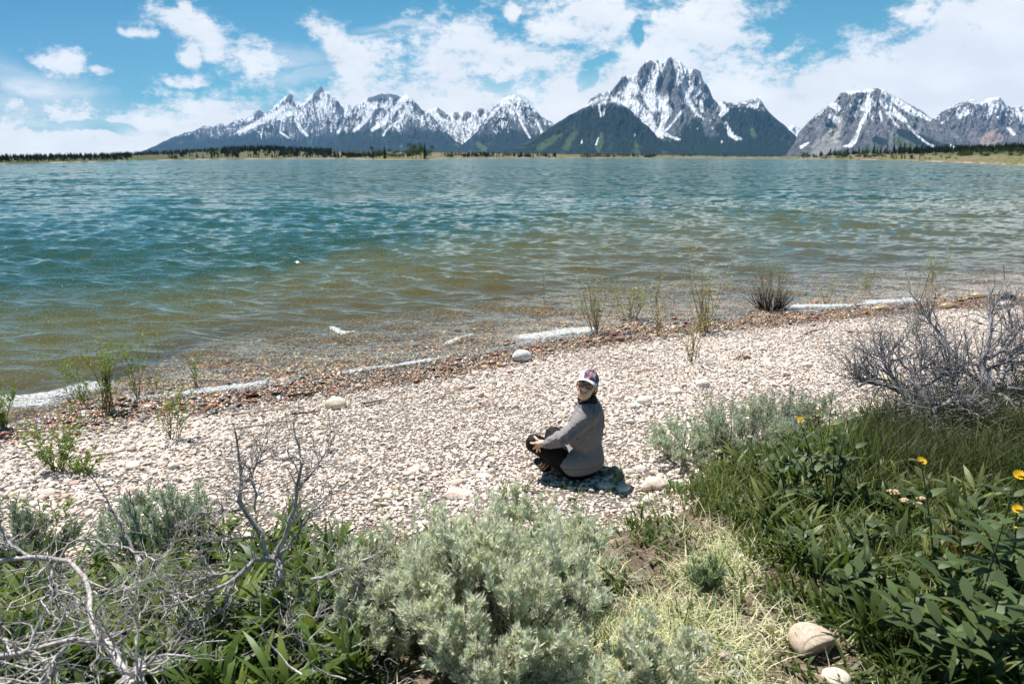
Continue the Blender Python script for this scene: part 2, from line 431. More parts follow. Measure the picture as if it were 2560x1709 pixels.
ccm = N.n('ShaderNodeCombineXYZ'); N.put(ccm.inputs[0], calm); N.put(ccm.inputs[1], calm)
wsl = N.n('ShaderNodeAttribute', attribute_name='wslope').outputs['Vector']
gn_ = N.v('SUBTRACT', (0., 0., 1.), wsl)
nrm = N.v('NORMALIZE', N.v('ADD', gn_, N.v('MULTIPLY', pert, ccm.outputs[0])))
near_amt = N.mapr(dp, .0, .25, .35, 1.)
teal = N.ramp(N.mapr(dp, 0, 2.3, typ='LINEAR'), [(0, (.15, .115, .05)), (.16, (.13, .112, .034)), (.32, (.080, .086, .030)), (.50, (.018, .052, .034)), (1, (.010, .048, .037))])
dif = N.n('ShaderNodeBsdfDiffuse'); N.put(dif.inputs[0], teal); N.put(dif.inputs['Normal'], nrm)
trn = N.n('ShaderNodeBsdfTransparent'); N.put(trn.inputs[0], N.mix(N.mapr(dp, 0, .5), (.97, .95, .88, 1), (.60, .58, .36, 1)))
body = N.n('ShaderNodeMixShader'); N.put(body.inputs[0], N.m('SUBTRACT', 1., N.m('POWER', 2.718, N.m('MULTIPLY', dp, -1.9))))
N.t.links.new(trn.outputs[0], body.inputs[1]); N.t.links.new(dif.outputs[0], body.inputs[2])
gl = N.n('ShaderNodeBsdfGlossy'); gl.inputs['Roughness'].default_value = .10; gl.inputs[0].default_value = (.95, 1, .93, 1); N.put(gl.inputs['Normal'], nrm)
fr = N.n('ShaderNodeFresnel'); fr.inputs[0].default_value = 1.33; N.put(fr.inputs['Normal'], nrm)
ws = N.n('ShaderNodeMixShader'); N.put(ws.inputs[0], fr.outputs[0])
N.t.links.new(body.outputs[0], ws.inputs[1]); N.t.links.new(gl.outputs[0], ws.inputs[2])
fn = N.noise(g, 34, 6, .8, .6)
fm = N.mapr(N.m('ADD', fo, N.m('MULTIPLY_ADD', fn, 3.4, -1.75)), 0.1, 1.0)
fd = N.n('ShaderNodeBsdfDiffuse'); fd.inputs[0].default_value = (.82, .84, .84, 1); N.put(fd.inputs['Normal'], bump(N, fn, 1., .03))
wf = N.n('ShaderNodeMixShader'); N.put(wf.inputs[0], N.m('MULTIPLY', fm, .9))
N.t.links.new(ws.outputs[0], wf.inputs[1]); N.t.links.new(fd.outputs[0], wf.inputs[2])
outp(N, wf.outputs[0])
V = np.stack([WX + DX, WY + DY, WZ], -1).reshape(-1, 3)
wa = part('water', V, gridfaces(*WX.shape), m_water, attrs={'depth': depth.ravel(), 'foam': foam.ravel()})
av_ = wa.data.attributes.new('wslope', 'FLOAT_VECTOR', 'POINT'); av_.data.foreach_set('vector', np.stack([SX, SY, 0 * SX], -1).astype(np.float32).ravel())
tag(wa, 'wind ruffled teal lake turning olive and clear over pebbles at the beach', kind='structure')

# ------------------------------------------------------------------ mountains
m_mtn, N = mat('mountain_rock_snow_forest')
g = N.n('ShaderNodeNewGeometry').outputs['Position']
c = N.attr('Col'); f = N.noise(g, .012, 5, .7)
c = N.mix(1., c, N.mix(N.mapr(f, .3, .7), (.72, .72, .74, 1), (1.2, 1.2, 1.18, 1)), 'MULTIPLY')
c = N.mix(1., c, N.mix(N.mapr(N.noise(g, .035, 4, .75), .36, .62), (.50, .52, .55, 1), (1.22, 1.22, 1.2, 1)), 'MULTIPLY')
outp(N, pbsdf(N, c, .95, .05, bump(N, N.noise(g, .02, 6, .75), .8, 45.)))
def poly_d(PX, PY, pl):
    """distance in traced units to a polyline whose width varies: returns (w - d)/w max"""
    best = np.full(PX.shape, -9.)
    for (x0, y0, w0), (x1, y1, w1) in zip(pl[:-1], pl[1:]):
        dx, dy = x1 - x0, y1 - y0
        t = np.clip(((PX - x0) * dx + (PY - y0) * dy) / (dx * dx + dy * dy), 0, 1)
        d = np.hypot(PX - x0 - t * dx, PY - y0 - t * dy); w = w0 + (w1 - w0) * t
        best = np.maximum(best, 1 - d / w)
    return best
MTN = []
def mountain(name, sky, D, Wd, base, peaks, seed, snowtop, snowbot, treeline, spur=210., lab='', snow=[], forest_extra=[], meadow=[], talus=[], snow_bias=0., rockc=(.17, .172, .18), fcol=(0.014, 0.025, 0.022), mcol=(.075, .105, .045), treeless=0., step=1.25, rows=210, rough=1.0, pw=1.25, rock=[]):
    sky = np.array(sky, float)
    x0, x1 = sky[0, 0], sky[-1, 0]
    px = np.arange(x0, x1 + step, step)
    py = np.interp(px, sky[:, 0], sky[:, 1])
    py = py + (1.6 * fbm(px / 7., px * 0 + seed, seed, 3) + 2.2 * fbm(px / 22., px * 0 + seed * 1.7, seed + 3, 2)) * rough
    P = at_y(px, py, D); X0 = P[:, 0]; H = np.maximum(P[:, 2], base + 5)
    # rows: back slope, crest, front slope
    tb = -np.linspace(.35, 0.03, 10); tf = np.linspace(0, 1, rows) ** 1.15
    t = np.concatenate([tb, tf])[:, None]
    tt = np.maximum(t, 0)
    # ridges radiate from the peaks: sideways drift of the sampling point down the slope
    pk = at_y(np.array([p[0] for p in peaks], float), np.array([p[1] for p in peaks], float), D)
    Xc = X0[None] + 0 * t
    wsum = 0; off = 0
    for j in range(len(peaks)):
        w = np.exp(-((Xc - pk[j, 0]) / (peaks[j][2] / FPX * D)) ** 2) + 1e-4; wsum = wsum + w; off = off + w * pk[j, 0]
    xc = off / wsum
    src = xc + (Xc - xc) / (1 + .75 * tt)
    jit = 90 * fbm(Xc / 700, t * 5, seed + 40, 3)
    Hs = np.interp(src + jit * tt, X0, H)
    hrel = np.maximum(Hs - base, 5)
    rx = (src + jit * 1.0) / spur
    r1 = ridged(rx + .25 * fbm(Xc / 300, t * 9, seed + 7, 3), t * 1.3, seed, 4, .5)
    r2 = ridged(rx * 2.7 + 1.1 * t, t * 5.5, seed + 50, 5, .6)
    r3 = fbm(Xc / 60, t * Wd / 75, seed + 90, 4, .6)
    prof = np.clip(1 - tt, 0, 1) ** pw
    prof = np.where(t < 0, np.clip(1 + t * 2.2, 0, 1), prof)
    env = np.clip(tt * 5, 0, 1) * np.clip((1 - tt) * 3, 0, 1)
    z = base + hrel * prof * (1 + env * (.20 * r1 + .0)) + env * hrel ** .5 * 30 ** .5 * (.5 * r2 + .42 * r3) * (prof * .7 + .3) * 1.25
    lim = base + (Hs - base) * (1 - .12 * np.clip(tt * 8, 0, 1))
    z = np.where((t > 0) & (t < .25), np.minimum(z, lim), z)
    Y = D - t * Wd + np.where(t > 0, 60 * r3 * env, 0)
    Xw = Xc * (1 - tt * 0) ; Xw = Xw * (Y / D)            # keep each column on its azimuth
    zl = CH + (H[None] - CH) * (Y / D) - 12 * np.clip(tt * 6, 0, 1)
    z = np.where((t > 0) & (z > zl), zl - .25 * np.minimum(z - zl, 200), z)
    z = np.where(t == 0, H[None], z)
    z = np.where(t >= .999, base - 30, z)
    PX, PY = proj(np.stack([Xw, Y, z], -1))
    # albedo masks
    gy_ = np.gradient(z, axis=0); gx_ = np.gradient(z, axis=1)
    lap = (np.roll(z, 3, 1) + np.roll(z, -3, 1) - 2 * z) / 60.
    cx = step / FPX * D; slope = np.hypot(gx_ / cx, gy_ / (Wd / rows))
    n1 = fbm(rx * 2.2, t * 6, seed + 200, 5, .62); n2 = fbm(Xc / 45, t * Wd / 60, seed + 210, 4, .65); n3 = fbm(Xc / 260, t * 6, seed + 220, 3)
    stre = ridged(rx * 3.3, t * 1.6, seed + 230, 4, .6)
    sn = (snowbot - PY) / (snowbot - snowtop)               # 1 at top, 0 at lower limit
    sv = 1.2 * np.clip(sn, -.6, 1.15) - .52 + snow_bias + .03 + .9 * n1 + 1.15 * n2 + .55 * n3 - .42 * stre + np.clip(lap, -1, 1) * .25 - .22 * (slope > 1.5)
    S = sstep(-.04, .05, sv) * sstep(-.35, -.05, sn)
    for pl in rock: S = S * (1 - sstep(-.1, .12, poly_d(PX, PY, pl) + .55 * n2 + .35 * n1))
    for pl in snow: S = np.maximum(S, sstep(-.06, .06, poly_d(PX, PY, pl) + .38 * n2 + .25 * n1))
    tl = treeline + 16 * n3 - 10 * stre + 14 * n1
    Fm = sstep(-7, 7, PY - tl + 20 * n2) * (1 - treeless)
    Md = sstep(.02, .16, n1 + .35 * n3 - .4 * stre * .5 + .35 * n2 - .12) * .8
    rc = np.array(rockc)
    C = rc[None, None] * (1 + .9 * n2 + .55 * n1 + .3 * stre)[..., None]
    C = C * np.array([1.0, .985, .965]) 
    def lay(C, m, c): return C * (1 - m[..., None]) + np.array(c) * m[..., None]
    for pl, cc_ in talus: C = lay(C, sstep(-.1, .3, poly_d(PX, PY, pl) + .35 * n1), cc_)
    fc_ = np.array(fcol) * np.clip(1.15 + 1.3 * n2 + .8 * n1, .35, 2.6)[..., None]
    C = C * (1 - Fm[..., None]) + fc_ * Fm[..., None]
    C = lay(C, Md * np.clip(Fm * 1.2, 0, 1) * sstep(-5, 25, PY - tl), mcol)
    for pl in meadow: C = lay(C, sstep(-.1, .3, poly_d(PX, PY, pl) + .5 * n2), mcol)
    for pl in forest_extra: C = lay(C, sstep(-.1, .12, poly_d(PX, PY, pl) + .5 * n2 + .2 * n1), fcol)
    sc = S * (1 - .95 * Fm * (1 - .0))
    for pl in snow: sc = np.maximum(sc, sstep(-.06, .06, poly_d(PX, PY, pl) + .38 * n2 + .25 * n1))
    C = lay(C, sc * (.86 + .14 * (n2 > -.1)), (.76, .78, .83))
    V = np.stack([Xw, Y, z], -1).reshape(-1, 3)
    o = part('mountain', V, gridfaces(*z.shape)[:, ::-1], m_mtn, C=np.clip(C, .008, .9).reshape(-1, 3), origin=(float(X0.mean()), D - Wd, float(base)))
    return tag(o, lab, kind='structure')

mountain('south', [(300,392),(344,381),(374,371),(423,347),(463,332),(488,326),(512,314),(532,317),(552,307),(567,313),(596,294),(611,300),(646,273),(663,283),(695,257),(712,242),(727,234),(739,248),(750,258),(759,256),(764,248),(786,229),(795,226),(803,215),(811,229),(822,231),(831,238),(843,248),(853,265),(866,272),(872,262),(884,268),(900,280),(940,310),(1000,345),(1060,385)], 14500, 4200, 20,
         [(727,234,45),(803,215,45),(560,300,60)], 11, 225, 362, 345, spur=190, lab='jagged snowy range whose tallest spire stands left of centre', snow_bias=.08,
         snow=[[(600,330,5),(650,305,7),(690,285,8),(720,262,4)],[(808,240,9),(822,262,6),(812,280,4)],[(740,300,5),(752,325,4),(768,338,3)],[(700,330,3),(722,345,2)],[(845,330,4),(870,312,5),(900,296,6)],[(705,290,8),(735,282,6),(745,300,5)]],
         forest_extra=[[(480,345,9),(400,372,10),(350,384,6)],[(690,312,3),(640,345,18),(560,375,14),(720,370,30)],[(700,335,14),(740,368,22),(560,360,10),(520,352,6)]],
         rock=[[(727,238,7),(722,252,9)],[(803,218,7),(795,240,12),(820,240,5)],[(846,262,9),(850,278,9)],[(652,280,8),(640,290,6)]], fcol=(0.014, 0.027, 0.037), rockc=(.085,.098,.125))
mountain('cirque', [(1040,330),(1070,274),(1095,270),(1106,276),(1115,282),(1128,284),(1139,279),(1149,285),(1158,279),(1169,278),(1180,282),(1189,280),(1196,272),(1204,270),(1213,272),(1223,278),(1260,330),(1300,370)], 13500, 3400, 20,
         [(1100,270,40),(1204,270,40)], 23, 240, 372, 372, spur=150, lab='snow filled cirque with small rock teeth on its rim', snow_bias=.42, rock=[[(1100,276,9),(1112,292,6)],[(1140,286,7)  ,(1142,292,8)],[(1170,285,9),(1160,298,6)],[(1203,278,9),(1200,290,4)]], rows=150, pw=.85)
mountain('middle', [(790,392),(850,330),(868,285),(880,270),(893,262),(905,254),(922,244),(936,240),(952,234),(966,236),(981,234),(996,240),(1001,244),(1011,237),(1018,236),(1026,241),(1041,258),(1052,272),(1070,280),(1090,297),(1115,327),(1139,350),(1180,372),(1220,392)], 12500, 3900, 15,
         [(966,236,70),(1016,238,40)], 37, 225, 355, 332, spur=170, lab='broad snowy mountain with a double summit left of centre', snow_bias=.16,
         snow=[[(940,262,3),(925,290,4),(900,315,5),(885,326,4)],[(1010,246,7),(985,275,9),(960,305,7),(930,325,4)],[(975,250,6),(965,270,5)],[(1022,262,5),(1000,300,3),(965,325,2),(958,338,3)]],
         forest_extra=[[(880,360,14),(960,352,8),(1060,345,14),(1120,372,14)],[(850,385,14),(1150,385,12)]], rock=[[(925,250,7),(960,242,11),(995,246,8)],[(930,290,6),(950,275,6)],[(1040,262,6),(1052,285,5)]], fcol=(0.015, 0.028, 0.034), rockc=(.085,.096,.12))
mountain('pyramid', [(1110,392),(1150,365),(1190,330),(1215,295),(1228,275),(1240,262),(1248,253),(1258,247),(1268,243),(1278,238),(1287,236),(1293,244),(1302,243),(1312,248),(1320,255),(1337,273),(1350,287),(1362,297),(1381,307),(1400,325),(1420,345),(1470,392)], 11500, 3600, 15,
         [(1287,236,60)], 41, 232, 350, 338, spur=150, lab='pointed pyramid mountain left of the big massif, streaked with snow', snow_bias=.05,
         snow=[[(1262,250,5),(1240,275,4),(1222,295,3)],[(1292,270,4),(1305,310,3),(1325,345,2)],[(1340,300,3),(1355,330,3),(1348,350,2)],[(1300,250,5),(1312,262,4)]],
         forest_extra=[[(1250,300,12),(1260,345,30),(1330,365,18)],[(1230,385,16),(1400,385,14)]], meadow=[[(1195,360,6),(1210,372,8)]], fcol=(0.015, 0.027, 0.032), rockc=(.085,.095,.115), pw=1.15)
mountain('far_peak', [(1930,392),(1955,335),(1965,318),(1976,317),(1984,311),(1992,316),(2003,322),(2040,392)], 15500, 2500, 20, [(1984,311,40)], 43, 290, 420, 420, lab='tiny white summit far behind in the gap', snow_bias=.9, rows=80)
mountain('moran', [(1440,330),(1461,269),(1470,258),(1477,246),(1490,237),(1501,233),(1508,238),(1516,229),(1525,228),(1533,219),(1541,210),(1552,195),(1563,185),(1570,190),(1580,188),(1592,183),(1599,171),(1606,162),(1614,153),(1622,149),(1636,150),(1649,148),(1662,150),(1668,146),(1676,143),(1684,145),(1690,152),(1700,153),(1708,162),(1716,168),(1724,172),(1732,169),(1742,174),(1751,178),(1754,190),(1758,203),(1766,210),(1772,220),(1777,232),(1782,246),(1792,256),(1800,264),(1815,284),(1836,315),(1860,340),(1885,357),(1930,385)], 10500, 4000, 10,
         [(1660,145,110),(1742,174,50)], 53, 150, 345, 345, spur=190, lab='massive flat topped snowy mountain right of centre, the largest peak', snow_bias=-.06,
         snow=[[(1654,150,6),(1645,175,8),(1633,200,9)],[(1633,200,9),(1622,232,17),(1640,262,20),(1665,248,8)],[(1592,225,11),(1578,212,9),(1566,238,10),(1590,262,9),(1625,298,11)],[(1668,275,13),(1660,300,7),(1652,325,6),(1646,336,8)],[(1705,278,3),(1680,310,2.5),(1660,330,3)],
               [(1535,250,8),(1575,262,7),(1600,290,8),(1630,315,8),(1655,342,5)],[(1646,330,5),(1670,338,4),(1684,344,3)],[(1715,230,5),(1722,255,5),(1738,280,3.5),(1757,297,2)],[(1704,180,5),(1708,210,7),(1716,240,6)],[(1730,222,7),(1745,230,6),(1762,240,5)],[(1752,255,5),(1756,275,4)],[(1690,346,4),(1698,349,3)],[(1462,268,3),(1500,248,4),(1520,243,3)],[(1523,230,2),(1529,250,2)]],
         rock=[[(1626,160,8),(1612,178,14),(1600,190,8)],[(1675,152,8),(1672,180,14),(1662,218,16),(1680,232,16)],[(1750,190,10),(1738,182,9)],[(1560,200,7),(1540,225,7),(1528,240,6)],[(1608,195,4),(1612,225,5)],[(1772,235,10),(1790,275,10),(1770,262,9)],[(1685,255,12),(1700,285,16),(1685,318,14),(1725,300,12)],[(1755,215,7),(1768,225,5)]],
         forest_extra=[[(1745,305,12),(1735,335,26),(1700,362,22)],[(1660,372,18),(1800,368,24),(1900,378,14)],[(1800,320,14),(1830,352,16)]], meadow=[[(1735,300,3),(1705,330,6),(1688,342,5)],[(1660,352,5),(1700,354,5)]], fcol=(0.012, 0.025, 0.022), rockc=(.105,.113,.132), pw=1.1, rough=.5)
mountain('shoulder', [(1740,392),(1783,290),(1796,256),(1805,253),(1818,256),(1836,259),(1848,256),(1869,252),(1880,248),(1887,250),(1893,245),(1900,248),(1906,256),(1922,280),(1940,297),(1960,312),(1987,338),(2008,362),(2025,378),(2045,392)], 9800, 3300, 10,
         [(1893,246,50)], 67, 235, 330, 285, spur=170, lab='dark wooded peak leaning against the right side of the massif', snow_bias=-.45,
         snow=[[(1800,256,6),(1815,275,7),(1800,290,5)],[(1785,250,1.5),(1785,265,4),(1778,262,3)],[(1815,310,4),(1825,335,6),(1840,346,5),(1852,347,3)],[(1880,262,7),(1892,266,5),(1896,258,4)],[(1795,345,2),(1806,356,3)]],
         talus=[([(1815,300,10),(1850,320,12),(1885,340,10)], (.27,.25,.235)),([(1930,315,6),(1960,345,8),(1985,368,8)], (.24,.225,.21))],
         forest_extra=[[(1820,280,8),(1870,285,22),(1900,300,20),(1930,350,22),(1860,372,22)],[(1780,372,16),(1990,384,10)]], meadow=[[(1880,325,5),(1885,340,8)],[(1985,370,8),(2010,380,6)]], fcol=(0.011, 0.022, 0.021), pw=1.05)
mountain('right_back', [(2280,392),(2330,297),(2341,292),(2352,280),(2362,275),(2385,264),(2400,257),(2420,252),(2432,249),(2448,252),(2459,253),(2475,245),(2487,243),(2499,242),(2508,252),(2515,262),(2529,269),(2545,265),(2560,264),(2600,270),(2660,290),(2760,330),(2860,392)], 11000, 3300, 10,
         [(2490,242,60),(2560,264,60)], 71, 235, 335, 372, spur=190, lab='brownish snow flecked mountain at the right edge of the range', snow_bias=-.12, rockc=(.125,.112,.122),
         snow=[[(2470,245,8),(2480,268,6),(2470,290,4)],[(2545,280,8),(2560,300,10)],[(2400,290,7),(2420,280,6)],[(2520,320,4),(2535,335,4)]], talus=[([(2490,330,10),(2470,352,20),(2500,345,12)], (.34,.25,.21))], rock=[[(2400,310,22),(2450,320,24),(2380,340,16)]], fcol=(0.019, 0.031, 0.034))
mountain('right', [(1960,392),(1987,352),(2000,327),(2019,307),(2030,295),(2041,284),(2051,278),(2062,270),(2078,260),(2090,250),(2099,234),(2110,231),(2118,228),(2132,228),(2150,227),(2169,223),(2180,222),(2193,220),(2203,225),(2210,223),(2223,231),(2245,244),(2266,256),(2288,268),(2309,281),(2325,293),(2341,304),(2373,322),(2400,335),(2427,349),(2464,366),(2520,385),(2560,395)], 9000, 3300, 8,
         [(2175,222,80)], 79, 218, 345, 352, spur=170, lab='flat topped grey mountain with one long white couloir', snow_bias=-.22, rockc=(.130,.132,.148),
         snow=[[(2175,223,5),(2172,245,6),(2170,262,11),(2166,285,5),(2155,305,4.5),(2145,330,4),(2138,350,6),(2125,364,5),(2110,366,2)],[(2215,232,5),(2240,252,9),(2270,272,9),(2300,288,7),(2325,299,4)],[(2205,255,7),(2235,280,9),(2262,302,5)],[(2218,275,5),(2232,305,3),(2250,320,2)],[(2270,315,2),(2285,328,2.5)],[(2325,362,3),(2342,372,4)],[(2377,364,4),(2392,376,4)],[(2003,367,4),(2020,357,2.5)],[(2092,300,8),(2075,290,6)],[(2200,280,3),(2204,300,3)],[(2080,262,8),(2095,272,7)],[(2285,332,2),(2320,360,2)]],
         talus=[([(2100,300,8),(2085,335,18),(2045,375,20),(2090,360,16)], (.36,.34,.325))], rock=[[(2110,240,10),(2105,265,9),(2120,250,8)],[(2195,228,9),(2190,245,7)],[(2120,280,8),(2130,310,12)]],
         forest_extra=[[(2068,310,6),(2085,316,7)],[(2250,330,10),(2300,350,14),(2350,372,14),(2420,372,8)],[(2190,350,10),(2210,356,9)]], meadow=[[(2240,352,10),(2280,372,12)],[(2160,375,8),(2200,372,8)]], treeless=.75, fcol=(0.015, 0.028, 0.028), pw=1.15)
mountain('front', [(1160,392),(1240,378),(1300,362),(1332,350),(1355,332),(1380,315),(1400,303),(1423,288),(1440,280),(1461,268),(1478,261),(1493,254),(1510,252),(1525,250),(1541,254),(1557,261),(1575,272),(1590,283),(1606,299),(1622,315),(1636,330),(1649,347),(1662,368),(1700,380),(1800,384),(1950,386),(2050,390)], 8600, 2900, 8,
         [(1520,250,90)], 83, 235, 318, 268, spur=150, lab='dark forested foothill standing in front of the largest peak', snow_bias=-.30,
         snow=[[(1497,262,2.5),(1502,290,2)],[(1512,255,3.5),(1508,290,2)],[(1496,345,1.5),(1490,362,2.4)],[(1455,352,1.4),(1454,357,1.8)],[(1588,330,.9),(1587,342,1.3)]],
         forest_extra=[[(1440,300,14),(1480,310,20),(1540,300,30),(1590,320,26),(1620,350,22)],[(1400,320,8),(1340,352,8)]],
         meadow=[[(1400,330,8),(1380,350,10),(1350,370,10)],[(1440,330,7),(1425,350,8),(1415,370,9)],[(1505,335,7),(1500,360,9),(1495,372,8)],[(1590,350,4),(1592,372,6)]], fcol=(0.011, 0.023, 0.021), mcol=(.06,.095,.045), pw=1.1, rough=.6)
# ------------------------------------------------------------------ far shore land and its woods
FS = np.array([(-700,470),(-300,430),(0,411),(230,405),(330,402),(560,398.5),(900,397),(1300,396),(1700,395.5),(1950,397),(2250,401),(2400,407),(2560,414),(2900,440),(3300,480)], float)
TOP = np.array([(-700,392),(0,395),(300,390),(450,384),(560,377),(650,373),(760,379),(900,381),(1100,382),(1300,385),(1600,388),(1900,391),(2050,390),(2150,385),(2300,381),(2450,376),(2560,372),(2900,362),(3300,360)], float)
pxs = np.arange(-700, 3300, 4.)
Ys = at(1280., np.interp(pxs, FS[:, 0], FS[:, 1]), 0.)[:, 1]
topy = np.interp(pxs, TOP[:, 0], TOP[:, 1])
tr = np.concatenate([[-.06, 0], np.linspace(.01, 1, 70) ** 1.3, [1.6, 3., 9.]])[:, None]
def shore_pt(px, t):
    """point on the far land: t=0 water's edge, 1 = top of the low rise"""
    Y0 = np.interp(px, pxs, Ys); ty = np.interp(px, pxs, topy)
    Y1 = Y0 * 1.0 + np.minimum(Y0 * 1.3, 900); Y = Y0 + (Y1 - Y0) * t
    zt = at_y(px, ty, Y1)[..., 2]; zt = np.maximum(zt, .8)
    n = fbm(px / 90., t * 3., 301, 4)
    e = 1.0 - (1 - np.clip(t, 0, 1)) ** 1.7
    z = np.where(t < 0, t * 30, zt * e * (1 + .18 * n * np.clip(t * 4, 0, 1) * np.clip((1.2 - t) * 4, 0, 1)) + .35 * np.clip(t * 60, 0, 1))
    X = dirpx(px, np.full_like(px, 391.))[..., 0] / dirpx(px, np.full_like(px, 391.))[..., 1] * Y
    return np.stack([X, Y + 0 * X, z], -1)
PXg = pxs[None] + 0 * tr; Tg = tr + 0 * PXg
LV = shore_pt(PXg, Tg)
n1 = fbm(PXg / 60., Tg * 5, 310, 5, .6); n2 = fbm(PXg / 9., Tg * 30, 320, 4, .6)
mead = np.array([.19, .185, .085]); dry = np.array([.24, .20, .13]); dk = np.array([.045, .06, .03])
w1 = sstep(-.2, .3, n1)[..., None]
C = mead * (1 - w1) + dry * w1
C = C * .62 * (1 + .9 * n2[..., None])
fo_ = (sstep(1000, 300, PXg) * sstep(-.25, .1, n1 + .4) + sstep(2230, 2400, PXg) * sstep(.22, .3, Tg))
C = C * (1 - .8 * np.clip(fo_, 0, 1)[..., None]) + dk * .8 * np.clip(fo_, 0, 1)[..., None]
sh_ = (sstep(.022, .008, Tg) * sstep(-.1, .2, fbm(PXg / 40., Tg * 0 + 2, 33, 3)))[..., None]
C = C * (1 - sh_) + np.array([.27, .215, .17]) * sh_
m_land = vcol('far_meadow', .95, .05)
fl = part('far_shore', LV.reshape(-1, 3), gridfaces(*PXg.shape), m_land, C=np.clip(C, .01, .8).reshape(-1, 3))
tag(fl, 'low meadow and wooded land along the far side of the lake', kind='structure')

# tree meshes -----------------------------------------------------------
m_needle = vcol('conifer_needles', .85, .1, .15)
m_leafy = vcol('broad_foliage', .8, .15, .25)
m_trunk = simple('bark', (.09, .065, .05), .9, .1)
m_grey = simple('dead_grey_wood', (.30, .27, .24), .9, .1)
def conifer(seed, H=1., wid=.17, n=420, col=(.030, .046, .024)):
    r = RS(seed); z = r.uniform(.06, .98, n); rad = wid * (1 - z) ** .85 * (.55 + .45 * np.sin(z * 46 + r.uniform(0, 6)) ** 2) + .012
    a = r.uniform(0, 2 * np.pi, n); lop = 1 + .35 * np.sin(a * 2 + r.uniform(0, 6) + z * 7)
    rr = rad * lop * r.uniform(.55, 1.1, n)
    D = np.stack([np.cos(a), np.sin(a), r.uniform(-.45, .1, n)], 1); D = norm(D)
    S = np.stack([-np.sin(a), np.cos(a), 0 * a], 1)
    P = np.stack([0 * a, 0 * a, z], 1) + D * (rr * .25)[:, None]
    L = rr * .8; V, F = blades(P, D, S, L, L * .9 + .02, lambda t: [.5, 1., .15][int(t * 2)], np.zeros((n, 3)) - [0, 0, .015], m=2)
    c = np.array(col) * r.uniform(.55, 1.7, (n, 1))
    return V * H, F, rep(c, 6)
def broad(seed, wid=.36, n=900, col=(.05, .075, .022)):
    r = RS(seed); K = 13
    cen = np.stack([r.normal(0, wid * .45, K), r.normal(0, wid * .45, K), r.uniform(.28, .86, K)], 1)
    cr = r.uniform(.10, .20, K) * (wid / .36)
    k = r.randint(0, K, n); d = norm(r.normal(size=(n, 3))); P = cen[k] + d * (cr[k] * r.uniform(.5, 1.05, n))[:, None] * [1, 1, .85]
    D = norm(r.normal(size=(n, 3))); S = norm(np.cross(D, r.normal(size=(n, 3))))
    L = r.uniform(.03, .06, n); V, F = blades(P, D, S, L, L * .8, lambda t: [.4, 1., .2][int(t * 2)], np.zeros((n, 3)), m=2)
    c = np.array(col) * (r.uniform(.6, 1.2, (K, 1))[k]) * r.uniform(.6, 1.5, (n, 1))
    return V, F, rep(c, 6)
def trunk_geo(h=.55, r0=.018, lean=0., seed=0):
    z = np.linspace(-.03, h, 6); r = RS(seed); P = np.stack([lean * z + r.normal(0, .004, 6), r.normal(0, .004, 6), z], 1)[None]
    return tubes(P, np.linspace(r0, r0 * .3, 6)[None], 6)
con_me = [mkmesh('crown', *[(v, [f]) for v, f, c in [conifer(s, wid=w)]][0], m_needle, conifer(s, wid=w)[2], False) for s, w in ((1, .16), (2, .2), (3, .13), (4, .24))]
bro_me = []
for s, w in ((11, .36), (12, .46), (13, .30)):
    v, f, c = broad(s, w); bro_me.append(mkmesh('crown', v, [f], m_leafy, c, False))
tv, tf = trunk_geo(.95, .016); ctrunk = mkmesh('trunk', tv, tf, m_trunk)
tv, tf = trunk_geo(.6, .022, .04); btrunk = mkmesh('trunk', tv, tf, m_trunk)
